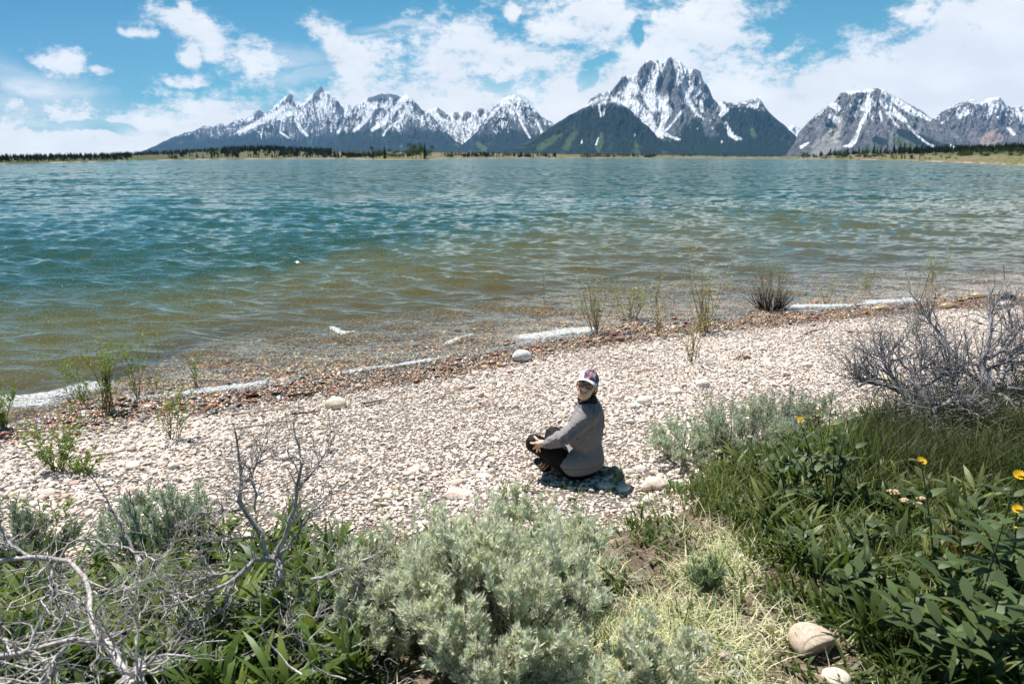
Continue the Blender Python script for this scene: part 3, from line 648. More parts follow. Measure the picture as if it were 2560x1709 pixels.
# unlinked bank of meshes used only through node instancing
bank_of = {}
def stock(name, meshes):
    bank_of[name] = [bpy.data.objects.new(name, m_) for m_ in meshes]
    return bank_of[name]
def scatter(name, P, Rot, Sc, idx, protos, cols=None, extra=None):
    """one 'stuff' object: points carrying meshes by geometry nodes"""
    me = bpy.data.meshes.new(name); me.vertices.add(len(P)); me.vertices.foreach_set('co', np.asarray(P, np.float32).ravel())
    for nm, arr in (('rot', Rot), ('scl', Sc)):
        a = me.attributes.new(nm, 'FLOAT_VECTOR', 'POINT'); a.data.foreach_set('vector', np.asarray(arr, np.float32).ravel())
    a = me.attributes.new('idx', 'INT', 'POINT'); a.data.foreach_set('value', np.asarray(idx, np.int32))
    if cols is not None:
        a = me.attributes.new('tint', 'FLOAT_COLOR', 'POINT'); a.data.foreach_set('color', np.hstack([cols, np.ones((len(cols), 1))]).astype(np.float32).ravel())
    for k, v in (extra or {}).items():
        a = me.attributes.new(k, 'FLOAT', 'POINT'); a.data.foreach_set('value', np.asarray(v, np.float32))
    o = bpy.data.objects.new(name, me); link(o)
    ng = bpy.data.node_groups.new(name, 'GeometryNodeTree')
    ng.interface.new_socket('Geometry', in_out='INPUT', socket_type='NodeSocketGeometry')
    ng.interface.new_socket('Geometry', in_out='OUTPUT', socket_type='NodeSocketGeometry')
    gi = ng.nodes.new('NodeGroupInput'); go = ng.nodes.new('NodeGroupOutput')
    j = ng.nodes.new('GeometryNodeJoinGeometry')
    for pr in reversed(protos):
        oi = ng.nodes.new('GeometryNodeObjectInfo'); oi.inputs['Object'].default_value = pr; oi.inputs['As Instance'].default_value = False
        gti = ng.nodes.new('GeometryNodeGeometryToInstance'); ng.links.new(oi.outputs['Geometry'], gti.inputs[0])
        ng.links.new(gti.outputs[0], j.inputs[0])
    ip = ng.nodes.new('GeometryNodeInstanceOnPoints'); ng.links.new(gi.outputs[0], ip.inputs['Points']); ng.links.new(j.outputs[0], ip.inputs['Instance'])
    ip.inputs['Pick Instance'].default_value = True
    def na(nm, dt):
        n_ = ng.nodes.new('GeometryNodeInputNamedAttribute'); n_.data_type = dt; n_.inputs['Name'].default_value = nm; return n_.outputs[0]
    ng.links.new(na('idx', 'INT'), ip.inputs['Instance Index'])
    e2r = ng.nodes.new('FunctionNodeEulerToRotation'); ng.links.new(na('rot', 'FLOAT_VECTOR'), e2r.inputs[0]); ng.links.new(e2r.outputs[0], ip.inputs['Rotation'])
    ng.links.new(na('scl', 'FLOAT_VECTOR'), ip.inputs['Scale'])
    ng.links.new(ip.outputs[0], go.inputs[0])
    md = o.modifiers.new(name, 'NODES'); md.node_group = ng
    return o
con_st = stock('conifer_stock', con_me); bro_st = stock('broadleaf_stock', bro_me)
def snag_geo(seed):
    r = RS(seed); P = [np.stack([np.linspace(0, .02, 5), np.zeros(5), np.linspace(0, 1, 5)], 1)]; Rr = [np.linspace(.018, .006, 5)]
    for z in np.linspace(.25, .9, 12):
        a = r.uniform(0, 6.28); l = .12 * (1.1 - z); P.append(np.linspace([0, 0, z], [math.cos(a) * l, math.sin(a) * l, z - .02], 5)); Rr.append(np.linspace(.006, .002, 5))
    return tubes(P, Rr, 4)
sv_, sf_ = snag_geo(5); snag_st = stock('snag_stock', [mkmesh('snag', sv_, sf_, m_grey)])
r = RS(70)
def tree_pts(pxr, tr_, n, hpx, clump=(60, 4, .0), seed=0, py_lim=None):
    px = r.uniform(pxr[0], pxr[1], n); t = r.uniform(tr_[0], tr_[1], n)
    ok = fbm(px / clump[0], t * clump[1], seed, 3) > clump[2]; px = px[ok]; t = t[ok]
    P = shore_pt(px, t); h = (hpx[0] + (hpx[1] - hpx[0]) * r.uniform(0, 1, len(px)) ** 1.5) * .85 / FPX * P[:, 1]
    return P, h
sets = [tree_pts((-500, 330), (.03, 1.0), 2600, (6, 13), (60, 4, -.55), 1),
        tree_pts((300, 560), (.5, 1.0), 420, (7, 13), (50, 4, -.2), 2), tree_pts((420, 600), (.03, .4), 160, (9, 15), (40, 4, -.05), 3),
        tree_pts((560, 830), (.03, .9), 1100, (8, 15), (50, 3, -.22), 4), tree_pts((830, 960), (.03, .3), 260, (8, 13), (50, 3, -.2), 5),
        tree_pts((1110, 1250), (.03, .3), 200, (7, 13), (30, 4, -.15), 6), tree_pts((1250, 1390), (.02, .25), 120, (8, 13), (30, 4, -.1), 7), tree_pts((1450, 1640), (.03, .4), 260, (6, 10), (30, 4, -.1), 8),
        tree_pts((2040, 2330), (.35, .95), 260, (9, 18), (50, 3, -.1), 9), tree_pts((2280, 3000), (.38, 1.0), 2000, (9, 19), (60, 4, -.5), 10), tree_pts((1680, 1960), (.1, .9), 120, (4, 9), (30, 4, .0), 12)]
P = np.concatenate([s[0] for s in sets]); h = np.concatenate([s[1] for s in sets])
n = len(P)
o = scatter('forest', P, np.stack([0 * h, 0 * h, r.uniform(0, 6.28, n)], 1), np.stack([h * 1.25, h * 1.25, h], 1), r.randint(0, 4, n), con_st)
tag(o, 'dark conifer woods massed along the far shore', 'forest', kind='stuff')
sets = [tree_pts((330, 620), (.3, 1.0), 700, (7, 13), (60, 4, -.5), 21), tree_pts((700, 1700), (.7, 1.0), 900, (5, 10), (60, 4, -.4), 22), tree_pts((1250, 1900), (.3, .9), 400, (4, 8), (60, 4, -.2), 23)]
P = np.concatenate([s[0] for s in sets]); h = np.concatenate([s[1] for s in sets]); n = len(P)
o = scatter('dead_forest', P, np.stack([0 * h, 0 * h, r.uniform(0, 6.28, n)], 1), np.stack([h, h, h], 1), np.zeros(n), snag_st)
tag(o, 'grey band of bare burnt trunks behind the far meadow', 'forest', kind='stuff')
sets = [tree_pts((700, 960), (.02, .5), 160, (3, 7), (30, 4, -.2), 31), tree_pts((1000, 2000), (.02, .8), 500, (2, 5), (30, 4, -.1), 32), tree_pts((2000, 2400), (.02, .35), 70, (6, 12), (30, 4, .0), 33), tree_pts((2380, 2560), (.2, .5), 90, (8, 14), (30, 4, -.2), 34)]
P = np.concatenate([s[0] for s in sets]); h = np.concatenate([s[1] for s in sets]); n = len(P)
P[:, 2] -= h * .25
o = scatter('shore_brush', P, np.stack([0 * h, 0 * h, r.uniform(0, 6.28, n)], 1), np.stack([h * 1.6, h * 1.6, h], 1), r.randint(0, 3, n), bro_st)
tag(o, 'low brush dotted over the far meadow', 'brush', kind='stuff')
# individual trees one can tell apart
def far_tree(px, t, hpx, kind, label, group, wide=1.):
    p = shore_pt(np.array([float(px)]), np.array([t]))[0]; hh = hpx / FPX * p[1]
    root = thing('conifer_tree' if kind == 'c' else 'broadleaf_tree', label, 'tree', (p[0], p[1], p[2] - .03 * hh), group)
    mesh = con_me[r.randint(4)] if kind == 'c' else bro_me[r.randint(3)]
    s = (hh * wide * 1.2, hh * wide * 1.2, hh); rz = r.uniform(0, 6.28)
    for nm, me in (('crown', mesh), ('trunk', ctrunk if kind == 'c' else btrunk)):
        q = bpy.data.objects.new(nm, me); link(q, root); q.scale = s; q.rotation_euler = (0, 0, rz)
# islet
ic = at(np.array([985.]), np.array([399.5]), 0.)[0]; rx_, ry_ = 205 / FPX * ic[1] / 2 * 1.05, 30.
aa = np.linspace(0, 2 * np.pi, 49)[:-1]; rr_ = np.linspace(0, 1, 9)
rad = 1 + .12 * np.sin(aa * 3) + .07 * np.sin(aa * 7 + 1)
IX = ic[0] - 3 + rr_[:, None] * rad * np.cos(aa) * rx_; IY = ic[1] + 32 + rr_[:, None] * rad * np.sin(aa) * ry_
IZ = 1.3 * (1 - rr_[:, None] ** 2.2) + 0 * IX - .12
i = np.arange(9 * 48).reshape(9, 48); j = np.roll(i, -1, 1)
IF = np.stack([i[:-1], i[1:], j[1:], j[:-1]], -1).reshape(-1, 4)
Ci = np.where((rr_ > .86)[:, None, None], np.array([.26, .22, .15]), np.array([.11, .125, .045])) + 0 * IX[..., None]
isl = part('islet', np.stack([IX, IY, IZ], -1).reshape(-1, 3), IF, m_land, C=Ci.reshape(-1, 3)); tag(isl, 'small grassy islet in front of the far shore', kind='structure')
isl_trees = [(932,20,.9,'c','first dark tree at the left end of the islet'),(941,24,1,'b','tree beside the left end of the islet'),(950,17,1.1,'b','short rounded tree on the islet between the left pair and the next'),(962,26,.8,'c','narrow dark tree alone left of the islet middle'),(970,18,1,'b','low tree right of the lone narrow one on the islet'),
  (982,14,1.3,'b','bushy low tree in the middle of the islet'),(996,15,1.3,'b','second bushy low tree in the middle of the islet'),(1008,14,1.2,'b','bushy low tree left of the tall islet clump'),(1020,17,1.1,'b','low tree leaning on the tall islet clump from the left'),(1031,27,.9,'b','left shoulder tree of the tall islet clump'),
  (1040,32,1,'b','tall leafy tree second from left in the tall islet clump'),(1052,35,1,'b','tallest leafy tree of the islet clump'),(1062,33,.9,'c','dark tree right of the tallest islet tree'),(1071,26,.8,'b','last tree at the right end of the islet')]
for k_, (px, hpx, wd, kd, lb) in enumerate(isl_trees):
    Yt = ic[1] + 22 + 14 * (k_ % 3); dd = dirpx(px, 391.); xx = float(dd[0] / dd[1] * Yt); hh = (hpx + 6) / FPX * Yt
    root = thing('conifer_tree' if kd == 'c' else 'broadleaf_tree', lb, 'tree', (xx, Yt, .5), 'trees on the islet')
    me = con_me[k_ % 4] if kd == 'c' else bro_me[k_ % 3]
    for nm, m2 in (('crown', me), ('trunk', ctrunk if kd == 'c' else btrunk)):
        q = bpy.data.objects.new(nm, m2); link(q, root); q.scale = (hh * wd * 1.1, hh * wd * 1.1, hh); q.rotation_euler = (0, 0, k_ * 1.3)
rt = [(2008,.04,17,'b',1.2,'round dark bush tree at the left tip of the right shore'),(2020,.05,15,'b',1.2,'second round bush tree at the left tip of the right shore'),(2035,.04,13,'b',1.,'small round bush tree just right of the shore tip pair'),
  (2075,.5,20,'c',.9,'lone dark conifer on the rise above the right shore tip'),(2100,.05,19,'b',1.5,'wide dark bush at the waterline below the lone conifer'),(2115,.05,18,'b',1.4,'wide dark bush just right of another at the waterline'),(2117,.6,21,'c',.9,'conifer standing above the wide waterline bushes'),(2130,.6,20,'c',.8,'conifer right of the one above the wide bushes'),
  (2147,.06,15,'b',1.2,'rounded tree left of the shoreline trio'),(2162,.06,16,'b',1.4,'rounded tree in the middle of the shoreline trio'),(2176,.06,14,'b',1.2,'rounded tree right of the shoreline trio'),(2188,.07,13,'b',1.,'pale small tree right of the shoreline trio'),(2206,.06,17,'b',1.1,'dark upright tree before the open grass patch'),
  (2145,.7,23,'c',.9,'tall conifer on the crest, first of the crest row'),(2165,.7,22,'c',.9,'conifer second in the crest row'),(2183,.65,24,'c',.9,'conifer third in the crest row'),(2200,.6,24,'c',1.,'conifer fourth in the crest row'),(2215,.55,26,'c',1.,'tall conifer fifth in the crest row'),(2232,.5,28,'c',.9,'tall dark conifer left of the tallest pair'),(2247,.45,28,'c',.9,'left one of the tallest conifer pair on the right shore'),(2258,.4,29,'c',.9,'right one of the tallest conifer pair on the right shore'),
  (2272,.4,27,'c',.9,'conifer just right of the tallest pair'),(2288,.35,28,'c',1.,'conifer between the tallest pair and the grass slope'),(2303,.35,26,'c',1.,'conifer at the left end of the grass slope'),(2320,.4,24,'c',.9,'conifer above the left end of the grass slope'),
  (2241,.05,10,'c',1.,'small young conifer by the water left of the larger ones'),(2255,.05,16,'c',.9,'young conifer by the water below the tallest pair'),(2262,.05,14,'c',.9,'young conifer touching another by the water'),(2280,.05,16,'c',1.1,'bushy conifer by the water right of the young pair'),(2300,.05,13,'c',1.1,'last conifer by the water before the bare grass slope')]
for px, t_, hp, kd, wd, lb in rt: far_tree(px, t_, hp, kd, lb, 'trees on the right far shore', wd)
# ------------------------------------------------------------------ stones
import bmesh
def ico(sub):
    bm = bmesh.new(); bmesh.ops.create_icosphere(bm, subdivisions=sub, radius=1.)
    V = np.array([v.co[:] for v in bm.verts]); F = np.array([[v.index for v in f.verts] for f in bm.faces]); bm.free(); return V, F
ICO2, ICO3, ICO4 = ico(2), ico(3), ico(4)
def stone_geo(seed, base=ICO3, sc=(1, .75, .5), rough=.13, facet=.0, cuts=()):
    V, F = base; V = V.copy(); r = RS(seed); d = 1.
    for k in range(3):
        dirs = norm(r.normal(size=(6, 3))); 
        d = d + rough * (.6 ** k) * np.sin((1.6 + 1.3 * k) * (V @ dirs[k]) * 2 + r.uniform(0, 6)) * .6
    for k in range(int(facet)):      # flat worn faces
        nrm = norm(r.normal(size=3)); h = r.uniform(.62, .82); q = V @ nrm; over = np.maximum(q * d - h, 0); V = V - nrm * (over / np.maximum(d, .1) * .85)[:, None]
    V = V * np.asarray(d)[:, None]
    for cn, ch in cuts:
        cn = norm(np.array(cn, float)); over = np.maximum(V @ cn - ch, 0); V = V - cn * (over * .93)[:, None]
    return V * np.array(sc), F
m_peb, N = mat('pebble')
tc_ = N.n('ShaderNodeNewGeometry').outputs['Position']
tint = N.attr('tint', 'INSTANCER'); wt_ = N.attr('wetness', 'INSTANCER', out=2)
sp = N.noise(tc_, 140, 3, .7); sp2 = N.noise(tc_, 28, 3, .6)
c = N.mix(1., tint, N.mix(N.mapr(sp, .3, .7), (.80, .79, .78, 1), (1.14, 1.14, 1.14, 1)), 'MULTIPLY')
c = N.mix(1., c, N.mix(N.mapr(sp2, .3, .7), (.90, .88, .86, 1), (1.08, 1.08, 1.08, 1)), 'MULTIPLY')
outp(N, pbsdf(N, c, N.m('MULTIPLY_ADD', wt_, -.62, .88), N.m('MULTIPLY_ADD', wt_, .35, .15)))
protos = []
for k_ in range(10):
    rr2 = RS(500 + k_); sc = (1, rr2.uniform(.62, .95), rr2.uniform(.38, .72))
    v, f = stone_geo(510 + k_, ICO3 if k_ < 10 else ICO2, sc, rr2.uniform(.08, .2), rr2.choice([0, 0, 1, 2]))
    protos.append(mkmesh('pebble', v, f, m_peb))
peb_st = stock('pebble_stock', protos)
r = RS(81)
dry_pal = np.array([(.66,.60,.53),(.70,.66,.61),(.62,.55,.47),(.56,.50,.45),(.68,.59,.52),(.50,.47,.44),(.42,.40,.385),(.60,.47,.37),(.74,.71,.67),(.33,.31,.30),(.58,.44,.40)])
dry_w = np.array([.2,.2,.14,.1,.1,.06,.04,.05,.1,.02,.03]); dry_w = dry_w / dry_w.sum(); dry_pal = np.clip(dry_pal * [1.0, .965, .945], 0, .86)
wet_pal = np.array([(.20,.10,.045),(.28,.16,.075),(.12,.075,.045),(.06,.05,.04),(.34,.23,.12),(.22,.09,.05),(.10,.10,.10),(.18,.17,.15),(.42,.34,.24),(.30,.12,.07),(.15,.13,.08)])
wet_w = np.array([.13,.12,.13,.12,.08,.07,.1,.08,.05,.05,.07]); wet_w = wet_w / wet_w.sum()
def pick(pal, w, n): return pal[r.choice(len(pal), n, p=w)] * r.uniform(.82, 1.15, (n, 1))
# candidate points uniformly over the visible part of the beach and shallows
def cand(dens_, xr, yr):
    n = int(dens_ * (xr[1] - xr[0]) * (yr[1] - yr[0])); return r.uniform(*xr, n), r.uniform(*yr, n)
X_, Y_ = [], []
for dn, xr, yr, sl in [(2000, (-9, 14), (1.9, 17), (0,)),]:
    x, y = cand(dn, xr, yr)
    px_, py_ = proj(np.stack([x, y, ground_z(x, y, False)], 1))
    s_ = sdist(x, y); b_ = ybank(x) - y
    clus = fbm(x * 1.3, y * 1.3, 61, 3)
    keep = (px_ > -140) & (px_ < 2700) & (py_ < 1800) & (s_ > -4.2) & (b_ < .3 + .3 * clus)
    keep &= (s_ > -1.5) | (r.uniform(size=len(x)) < .62)
    X_.append(x[keep]); Y_.append(y[keep])
x = np.concatenate(X_); y = np.concatenate(Y_)
s_ = sdist(x, y); n = len(x)
nz = fbm(x * 1.1, y * 1.1, 63, 3); nz2 = fbm(x * .45, y * .45, 64, 3)
# grain: cobbles at the waterline and left, finer in the middle of the beach
size = .0100 * np.exp(r.normal(0, .36, n)) * (1 + .30 * nz2)
size *= 1 + .55 * np.exp(-((s_ - .1) / .9) ** 2) + .35 * (s_ < -.6) + .22 * sstep(-1.5, -4, x)
size *= 1 + .30 * sstep(5.2, 6.5, s_)
big = r.uniform(size=n) < .02; size = np.where(big, size * r.uniform(1.4, 2.6, n), size)
size = np.clip(size, .006, .062)
wb = .82 + .22 * fbm(x * 1.6, y * 1.6, 65, 3) + .1 * r.normal(size=n)
wetk = (s_ < wb)
col = np.where(wetk[:, None], pick(wet_pal, wet_w, n), pick(dry_pal, dry_w, n))
trans = sstep(.0, .28, s_ - wb)[:, None]
col = np.where(wetk[:, None], col, col * (.62 + .38 * trans))
under = sstep(0, -.5, s_)[:, None]
col = col * (1 - under) + (col * 1.15 + np.array([.13, .085, .035]) * .6) * under
z = ground_z(x, y, True) + size * r.uniform(-.05, .5, n)
rot = np.stack([r.normal(0, .32, n), r.normal(0, .32, n), r.uniform(0, 6.28, n)], 1)
sc = size[:, None] * r.uniform(.85, 1.2, (n, 3))
gv = scatter('gravel', np.stack([x, y, z], 1), rot, sc, r.randint(0, 10, n), peb_st, np.clip(col, .01, .85), {'wetness': wetk.astype(float) * .8})
gv.data.materials.append(m_peb)
tag(gv, 'pale rounded pebbles, brown and glossy along the waterline', 'gravel', kind='stuff')
print('PEBBLES', n)

# single stones one can point at
m_st1, N = mat('weathered_stone'); g = N.n('ShaderNodeTexCoord').outputs['Object']; cA = N.attr('Col')
f = N.noise(g, 9, 5, .65); f2 = N.noise(g, 60, 4, .7); fr_ = N.noise(g, 3.5, 4, .6, 1.2)
c = N.mix(1., cA, N.mix(N.mapr(f, .35, .65), (.80, .78, .76, 1), (1.08, 1.08, 1.08, 1)), 'MULTIPLY')
c = N.mix(1., c, N.mix(N.mapr(f2, .3, .62), (.72, .70, .68, 1), (1.08, 1.08, 1.08, 1)), 'MULTIPLY')
c = N.mix(N.mapr(fr_, .55, .63, 0, .55), c, (.34, .22, .13, 1)); c = N.mix(N.mapr(N.noise(g, 22, 5, .8, .5), .60, .66, 0, .6), c, (.20, .17, .14, 1))
outp(N, pbsdf(N, c, .85, .2, bump(N, N.m('ADD', f, N.m('MULTIPLY', f2, .5)), .5, .008)))
m_st2, N = mat('wet_stone'); g = N.n('ShaderNodeTexCoord').outputs['Object']; cA = N.attr('Col'); f2 = N.noise(g, 40, 4, .7)
c = N.mix(1., cA, N.mix(N.mapr(f2, .3, .62), (.7, .7, .7, 1), (1.15, 1.15, 1.15, 1)), 'MULTIPLY')
outp(N, pbsdf(N, c, .25, .5, bump(N, f2, .3, .004)))
def stone(px, py, wpx, hr, seed, colr, label, name='stone', group=None, rz=0., tilt=0., wet=False, facet=0, yr=.8, rough=.1, sink=.28, base=ICO4, cuts=()):
    p = on_ground(px, py); d = p[1] * cP + (CH - p[2]) * sP
    a = wpx / FPX * d / 2
    v, f = stone_geo(seed, base, (1, yr, hr), rough, facet, cuts)
    ct, st_ = math.cos(tilt), math.sin(tilt); v = v @ np.array([[ct, 0, -st_], [0, 1, 0], [st_, 0, ct]])
    cz, sz = math.cos(rz), math.sin(rz); v = v @ np.array([[cz, sz, 0], [-sz, cz, 0], [0, 0, 1]])
    v = v * a; v[:, 2] += -v[:, 2].min() * (1 - sink * 2 * .5) - a * hr * sink
    org = p + np.array([0, a * yr * .6, 0]); org[2] = gz(org[0], org[1])
    o = part(name, v + org, f, m_st2 if wet else m_st1, C=np.tile(np.array(colr), (len(v), 1)), origin=org)
    return tag(o, label, 'stone', group)
stone(1305, 905, 48, .68, 901, (.66,.65,.64), 'large smooth white boulder sitting on the wet brown pebbles', 'boulder', yr=.8, rough=.06, sink=.12)
stone(1233, 912, 27, .6, 902, (.20,.10,.055), 'rounded brown stone left of the white boulder on the wet band', wet=True, rough=.06)
stone(1212, 922, 20, .6, 903, (.62,.45,.25), 'small yellowish stone below left of the rounded brown stone', wet=True)
stone(837, 1022, 52, .62, 904, (.66,.58,.47), 'large cream boulder at the end of the driftwood on the left beach', 'boulder', yr=.85, rough=.08, sink=.2)
stone(541, 992, 26, .45, 905, (.26,.14,.07), 'flat orange brown stone beside the long strip of foam', wet=True)
stone(1640, 1222, 70, .5, 906, (.66,.57,.50), 'big flat pinkish stone at the corner of the soil bank', yr=.7, facet=4)
stone(1142, 1245, 84, .22, 907, (.66,.55,.49), 'broad flat pink slab lying in the gravel below and left of the person', yr=.6, facet=3)
stone(988, 1225, 20, .7, 908, (.50,.40,.30), 'single tan pebble standing proud on the open gravel')
stone(1185, 1188, 25, .6, 909, (.50,.50,.49), 'grey rounded stone, left of a pair left of the seated person', group=None)
stone(1228, 1186, 24, .85, 910, (.56,.55,.52), 'grey white egg shaped stone, right of a pair left of the seated person')
stone(1211, 1196, 32, .45, 911, (.70,.66,.6), 'pale flat stone between the grey pair left of the seated person')
stone(1290, 1022, 22, .8, 912, (.50,.47,.43), 'angular grey brown stone left of the person at head height', facet=5)
stone(1238, 962, 17, .7, 913, (.30,.28,.27), 'small dark grey stone below the brown one, on dry gravel')
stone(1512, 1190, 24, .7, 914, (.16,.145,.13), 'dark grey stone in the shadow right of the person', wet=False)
stone(1542, 1178, 30, .6, 915, (.40,.38,.36), 'grey stone at the end of the shadow behind the person')
stone(1572, 1188, 36, .62, 916, (.68,.64,.58), 'white stone just right of the shadow behind the person', facet=2)
stone(1602, 1180, 34, .55, 917, (.66,.60,.54), 'pale stone between the white one and the sagebrush')
stone(1513, 1222, 40, .5, 918, (.70,.67,.62), 'flat white stone below right of the person')
stone(1560, 1228, 36, .55, 919, (.68,.65,.60), 'white stone right of the flat one below the person', facet=3)
stone(1622, 1258, 34, .6, 920, (.70,.66,.61), 'pale stone under the big pinkish one')
stone(1590, 1268, 26, .7, 921, (.66,.62,.57), 'rounded white stone left of another, under the pinkish one')
stone(1672, 1290, 30, .5, 922, (.68,.64,.6), 'whitish stone lying at the foot of the bare soil')
stone(1612, 1010, 38, .72, 923, (.74,.71,.66), 'largest white stone in the cluster right of the head of the person')
stone(1648, 1012, 28, .6, 924, (.68,.62,.56), 'pinkish white stone right of the largest in the cluster')
stone(1590, 1022, 30, .6, 925, (.70,.68,.64), 'white stone left of the largest in the cluster')
stone(1543, 1000, 22, .6, 926, (.60,.52,.43), 'tan stone at the left end of the cluster near the head')
stone(1760, 968, 36, .7, 927, (.72,.69,.64), 'rounded white stone alone in front of the grey sagebrush', rough=.06)
stone(1690, 985, 30, .55, 928, (.68,.63,.57), 'pale stone left of the lone rounded one by the sagebrush')
stone(1868, 898, 20, .75, 929, (.34,.20,.17), 'small reddish stone on the upper beach under the dark shrub', facet=1)
stone(2020, 918, 30, .5, 930, (.68,.61,.53), 'cream flat stone on the upper beach left of the dead sagebrush')
stone(1550, 853, 26, .7, 931, (.32,.20,.15), 'red brown stone, right of a pair on the wet band behind the head')
stone(1522, 856, 22, .7, 932, (.24,.14,.10), 'red brown stone, left of a pair on the wet band behind the head')
stone(2210, 777, 44, .45, 933, (.40,.28,.14), 'long ochre boulder lying in the shallow water at the right', wet=True)
stone(2374, 773, 40, .55, 934, (.36,.24,.13), 'rounded ochre boulder at the right end of the waterline', wet=True)
stone(2450, 745, 34, .6, 935, (.40,.30,.20), 'tan boulder half out of the water near the right edge', wet=True)
stone(2522, 750, 38, .6, 936, (.04,.04,.045), 'black wet boulder at the right edge of the waterline', wet=True)
stone(2520, 768, 40, .55, 937, (.46,.42,.38), 'grey boulder below the black wet one at the right edge', wet=True)
stone(2315, 768, 30, .5, 938, (.30,.16,.12), 'reddish wet stone between the ochre boulders', wet=True)
stone(2240, 962, 60, .5, 939, (.62,.52,.34), 'cream boulder seen through the twigs of the dead sagebrush', yr=.8)
stone(2060, 1655, 132, .62, 940, (.47,.39,.31), 'large tan boulder half buried in the grass at the bottom right', 'boulder', yr=1.15, tilt=.15, rz=.45, rough=.05, facet=0, sink=.3, cuts=[((.0, -1, -.25), .20), ((.9, -.4, .1), .70)])
stone(2098, 1709, 70, .5, 941, (.62,.55,.46), 'pale stone touching the foot of the large tan boulder')
stone(1840, 1695, 40, .5, 942, (.36,.36,.38), 'blue grey stone in the grass left of the large tan boulder')
stone(1815, 1650, 38, .6, 943, (.40,.33,.32), 'mauve grey stone in the grass up left of the tan boulder')
stone(1853, 1655, 34, .6, 944, (.50,.49,.48), 'light grey stone between the mauve one and the tan boulder')
stone(1985, 1595, 26, .6, 945, (.60,.56,.5), 'small pale stone above left of the tan boulder')
stone(1845, 1395, 34, .45, 946, (.66,.63,.6), 'flat white stone on the bare soil patch')
stone(700, 1500, 40, .5, 947, (.55,.46,.40), 'pinkish stone lodged in the dead shrub at the left')
stone(155, 1250, 28, .6, 948, (.58,.42,.32), 'orange tan stone among paler cobbles on the left beach')
stone(366, 1022, 44, .35, 949, (.30,.17,.09), 'flat rust coloured stone beneath the willow sprigs at the left', wet=True)
stone(205, 1038, 36, .4, 950, (.28,.19,.11), 'flat brown stone washed by the thin surf at the left', wet=True)
# the split face on the tan boulder is its own shadowed break

# ------------------------------------------------------------------ driftwood
m_drift, N = mat('driftwood'); g = N.n('ShaderNodeTexCoord').outputs['Object']; cA = N.attr('Col')
f = N.noise(N.v('MULTIPLY', g, (60, 60, 12)), 1., 4, .6)
outp(N, pbsdf(N, N.mix(1., cA, N.mix(N.mapr(f, .3, .7), (.55, .52, .5, 1), (1.2, 1.2, 1.2, 1)), 'MULTIPLY'), .85, .15, bump(N, f, .6, .004)))
def drift(px0, py0, px1, py1, rad, label, colr=(.42, .34, .27), seed=0, forks=2, sag=0.01):
    a = on_ground(px0, py0); b = on_ground(px1, py1); r_ = RS(seed); m = 9; t = np.linspace(0, 1, m)[:, None]
    P = a + (b - a) * t; P[:, :2] += r_.normal(0, .012, (m, 2)) * np.linalg.norm(b - a); P[:, 2] = ground_z(P[:, 0], P[:, 1]) + rad * 1.2 + .012
    PP = [P]; RR = [rad * (1 - .55 * t[:, 0]) * r_.uniform(.8, 1.15, m)]
    for k in range(forks):
        i = r_.randint(2, m - 2); d = (b - a) * r_.uniform(.15, .4); an = r_.choice([-1, 1]) * r_.uniform(.4, .9)
        d2 = np.array([d[0] * math.cos(an) - d[1] * math.sin(an), d[0] * math.sin(an) + d[1] * math.cos(an), .01])
        Q = P[i] + d2 * t; Q[:, 2] = np.maximum(Q[:, 2], ground_z(Q[:, 0], Q[:, 1]) + rad * .6); PP.append(Q); RR.append(rad * .5 * (1 - .7 * t[:, 0]))
    V, F = tubes(np.array(PP), np.array(RR), 7)
    o = part('driftwood', V, F, m_drift, C=np.tile(np.array(colr), (len(V), 1)), origin=(a + b) / 2)
    return tag(o, label, 'driftwood')
drift(905, 1016, 975, 1003, .020, 'short thick driftwood stub right of the cream boulder', (.40,.32,.26), 1, 1)
drift(580, 1043, 800, 1015, .012, 'long bent bleached stick ending at the cream boulder', (.45,.38,.31), 2, 2)
drift(560, 1080, 760, 1052, .010, 'thin straight bleached stick below the bent one', (.42,.33,.26), 3, 1)
drift(720, 996, 800, 984, .014, 'dark wet branch on the brown pebbles above the cream boulder', (.05,.04,.03), 4, 2)
drift(1085, 1004, 1175, 962, .009, 'fan of thin driftwood twigs in the middle of the beach', (.36,.25,.17), 5, 5)
drift(215, 1150, 345, 1128, .014, 'grey driftwood stick on the far left beach', (.45,.38,.32), 6, 2)
drift(1300, 960, 1320, 1000, .006, 'thin pale twig pointing down left of the cap', (.5,.42,.33), 7, 0)
drift(2115, 832, 2225, 835, .013, 'bleached stick lying level on the upper beach at the right', (.45,.33,.24), 8, 1)
drift(1560, 920, 1660, 910, .007, 'thin pale twig right of the cap on the upper beach', (.5,.42,.33), 9, 2)
drift(1585, 935, 1640, 925, .008, 'small heap of rusty twigs right of the cap', (.30,.18,.10), 10, 5)
drift(1830, 905, 1860, 885, .008, 'dark twigs in a small tangle above the reddish stone', (.22,.13,.08), 11, 5)
drift(2010, 838, 2050, 825, .01, 'short dark driftwood knot at the edge of the wet band', (.20,.12,.08), 12, 3)
drift(1010, 1000, 1090, 992, .006, 'thin twig touching the fan of driftwood twigs', (.40,.3,.22), 13, 1)
drift(1150, 1030, 1260, 1010, .005, 'rusty twig scrap above the open gravel', (.36,.22,.12), 14, 4)
drift(2420, 750, 2530, 735, .02, 'orange brown log among the boulders at the right edge', (.40,.24,.10), 15, 0)
drift(730, 1040, 800, 1034, .014, 'chunk of rotten bark left of the cream boulder', (.17,.10,.07), 16, 4)
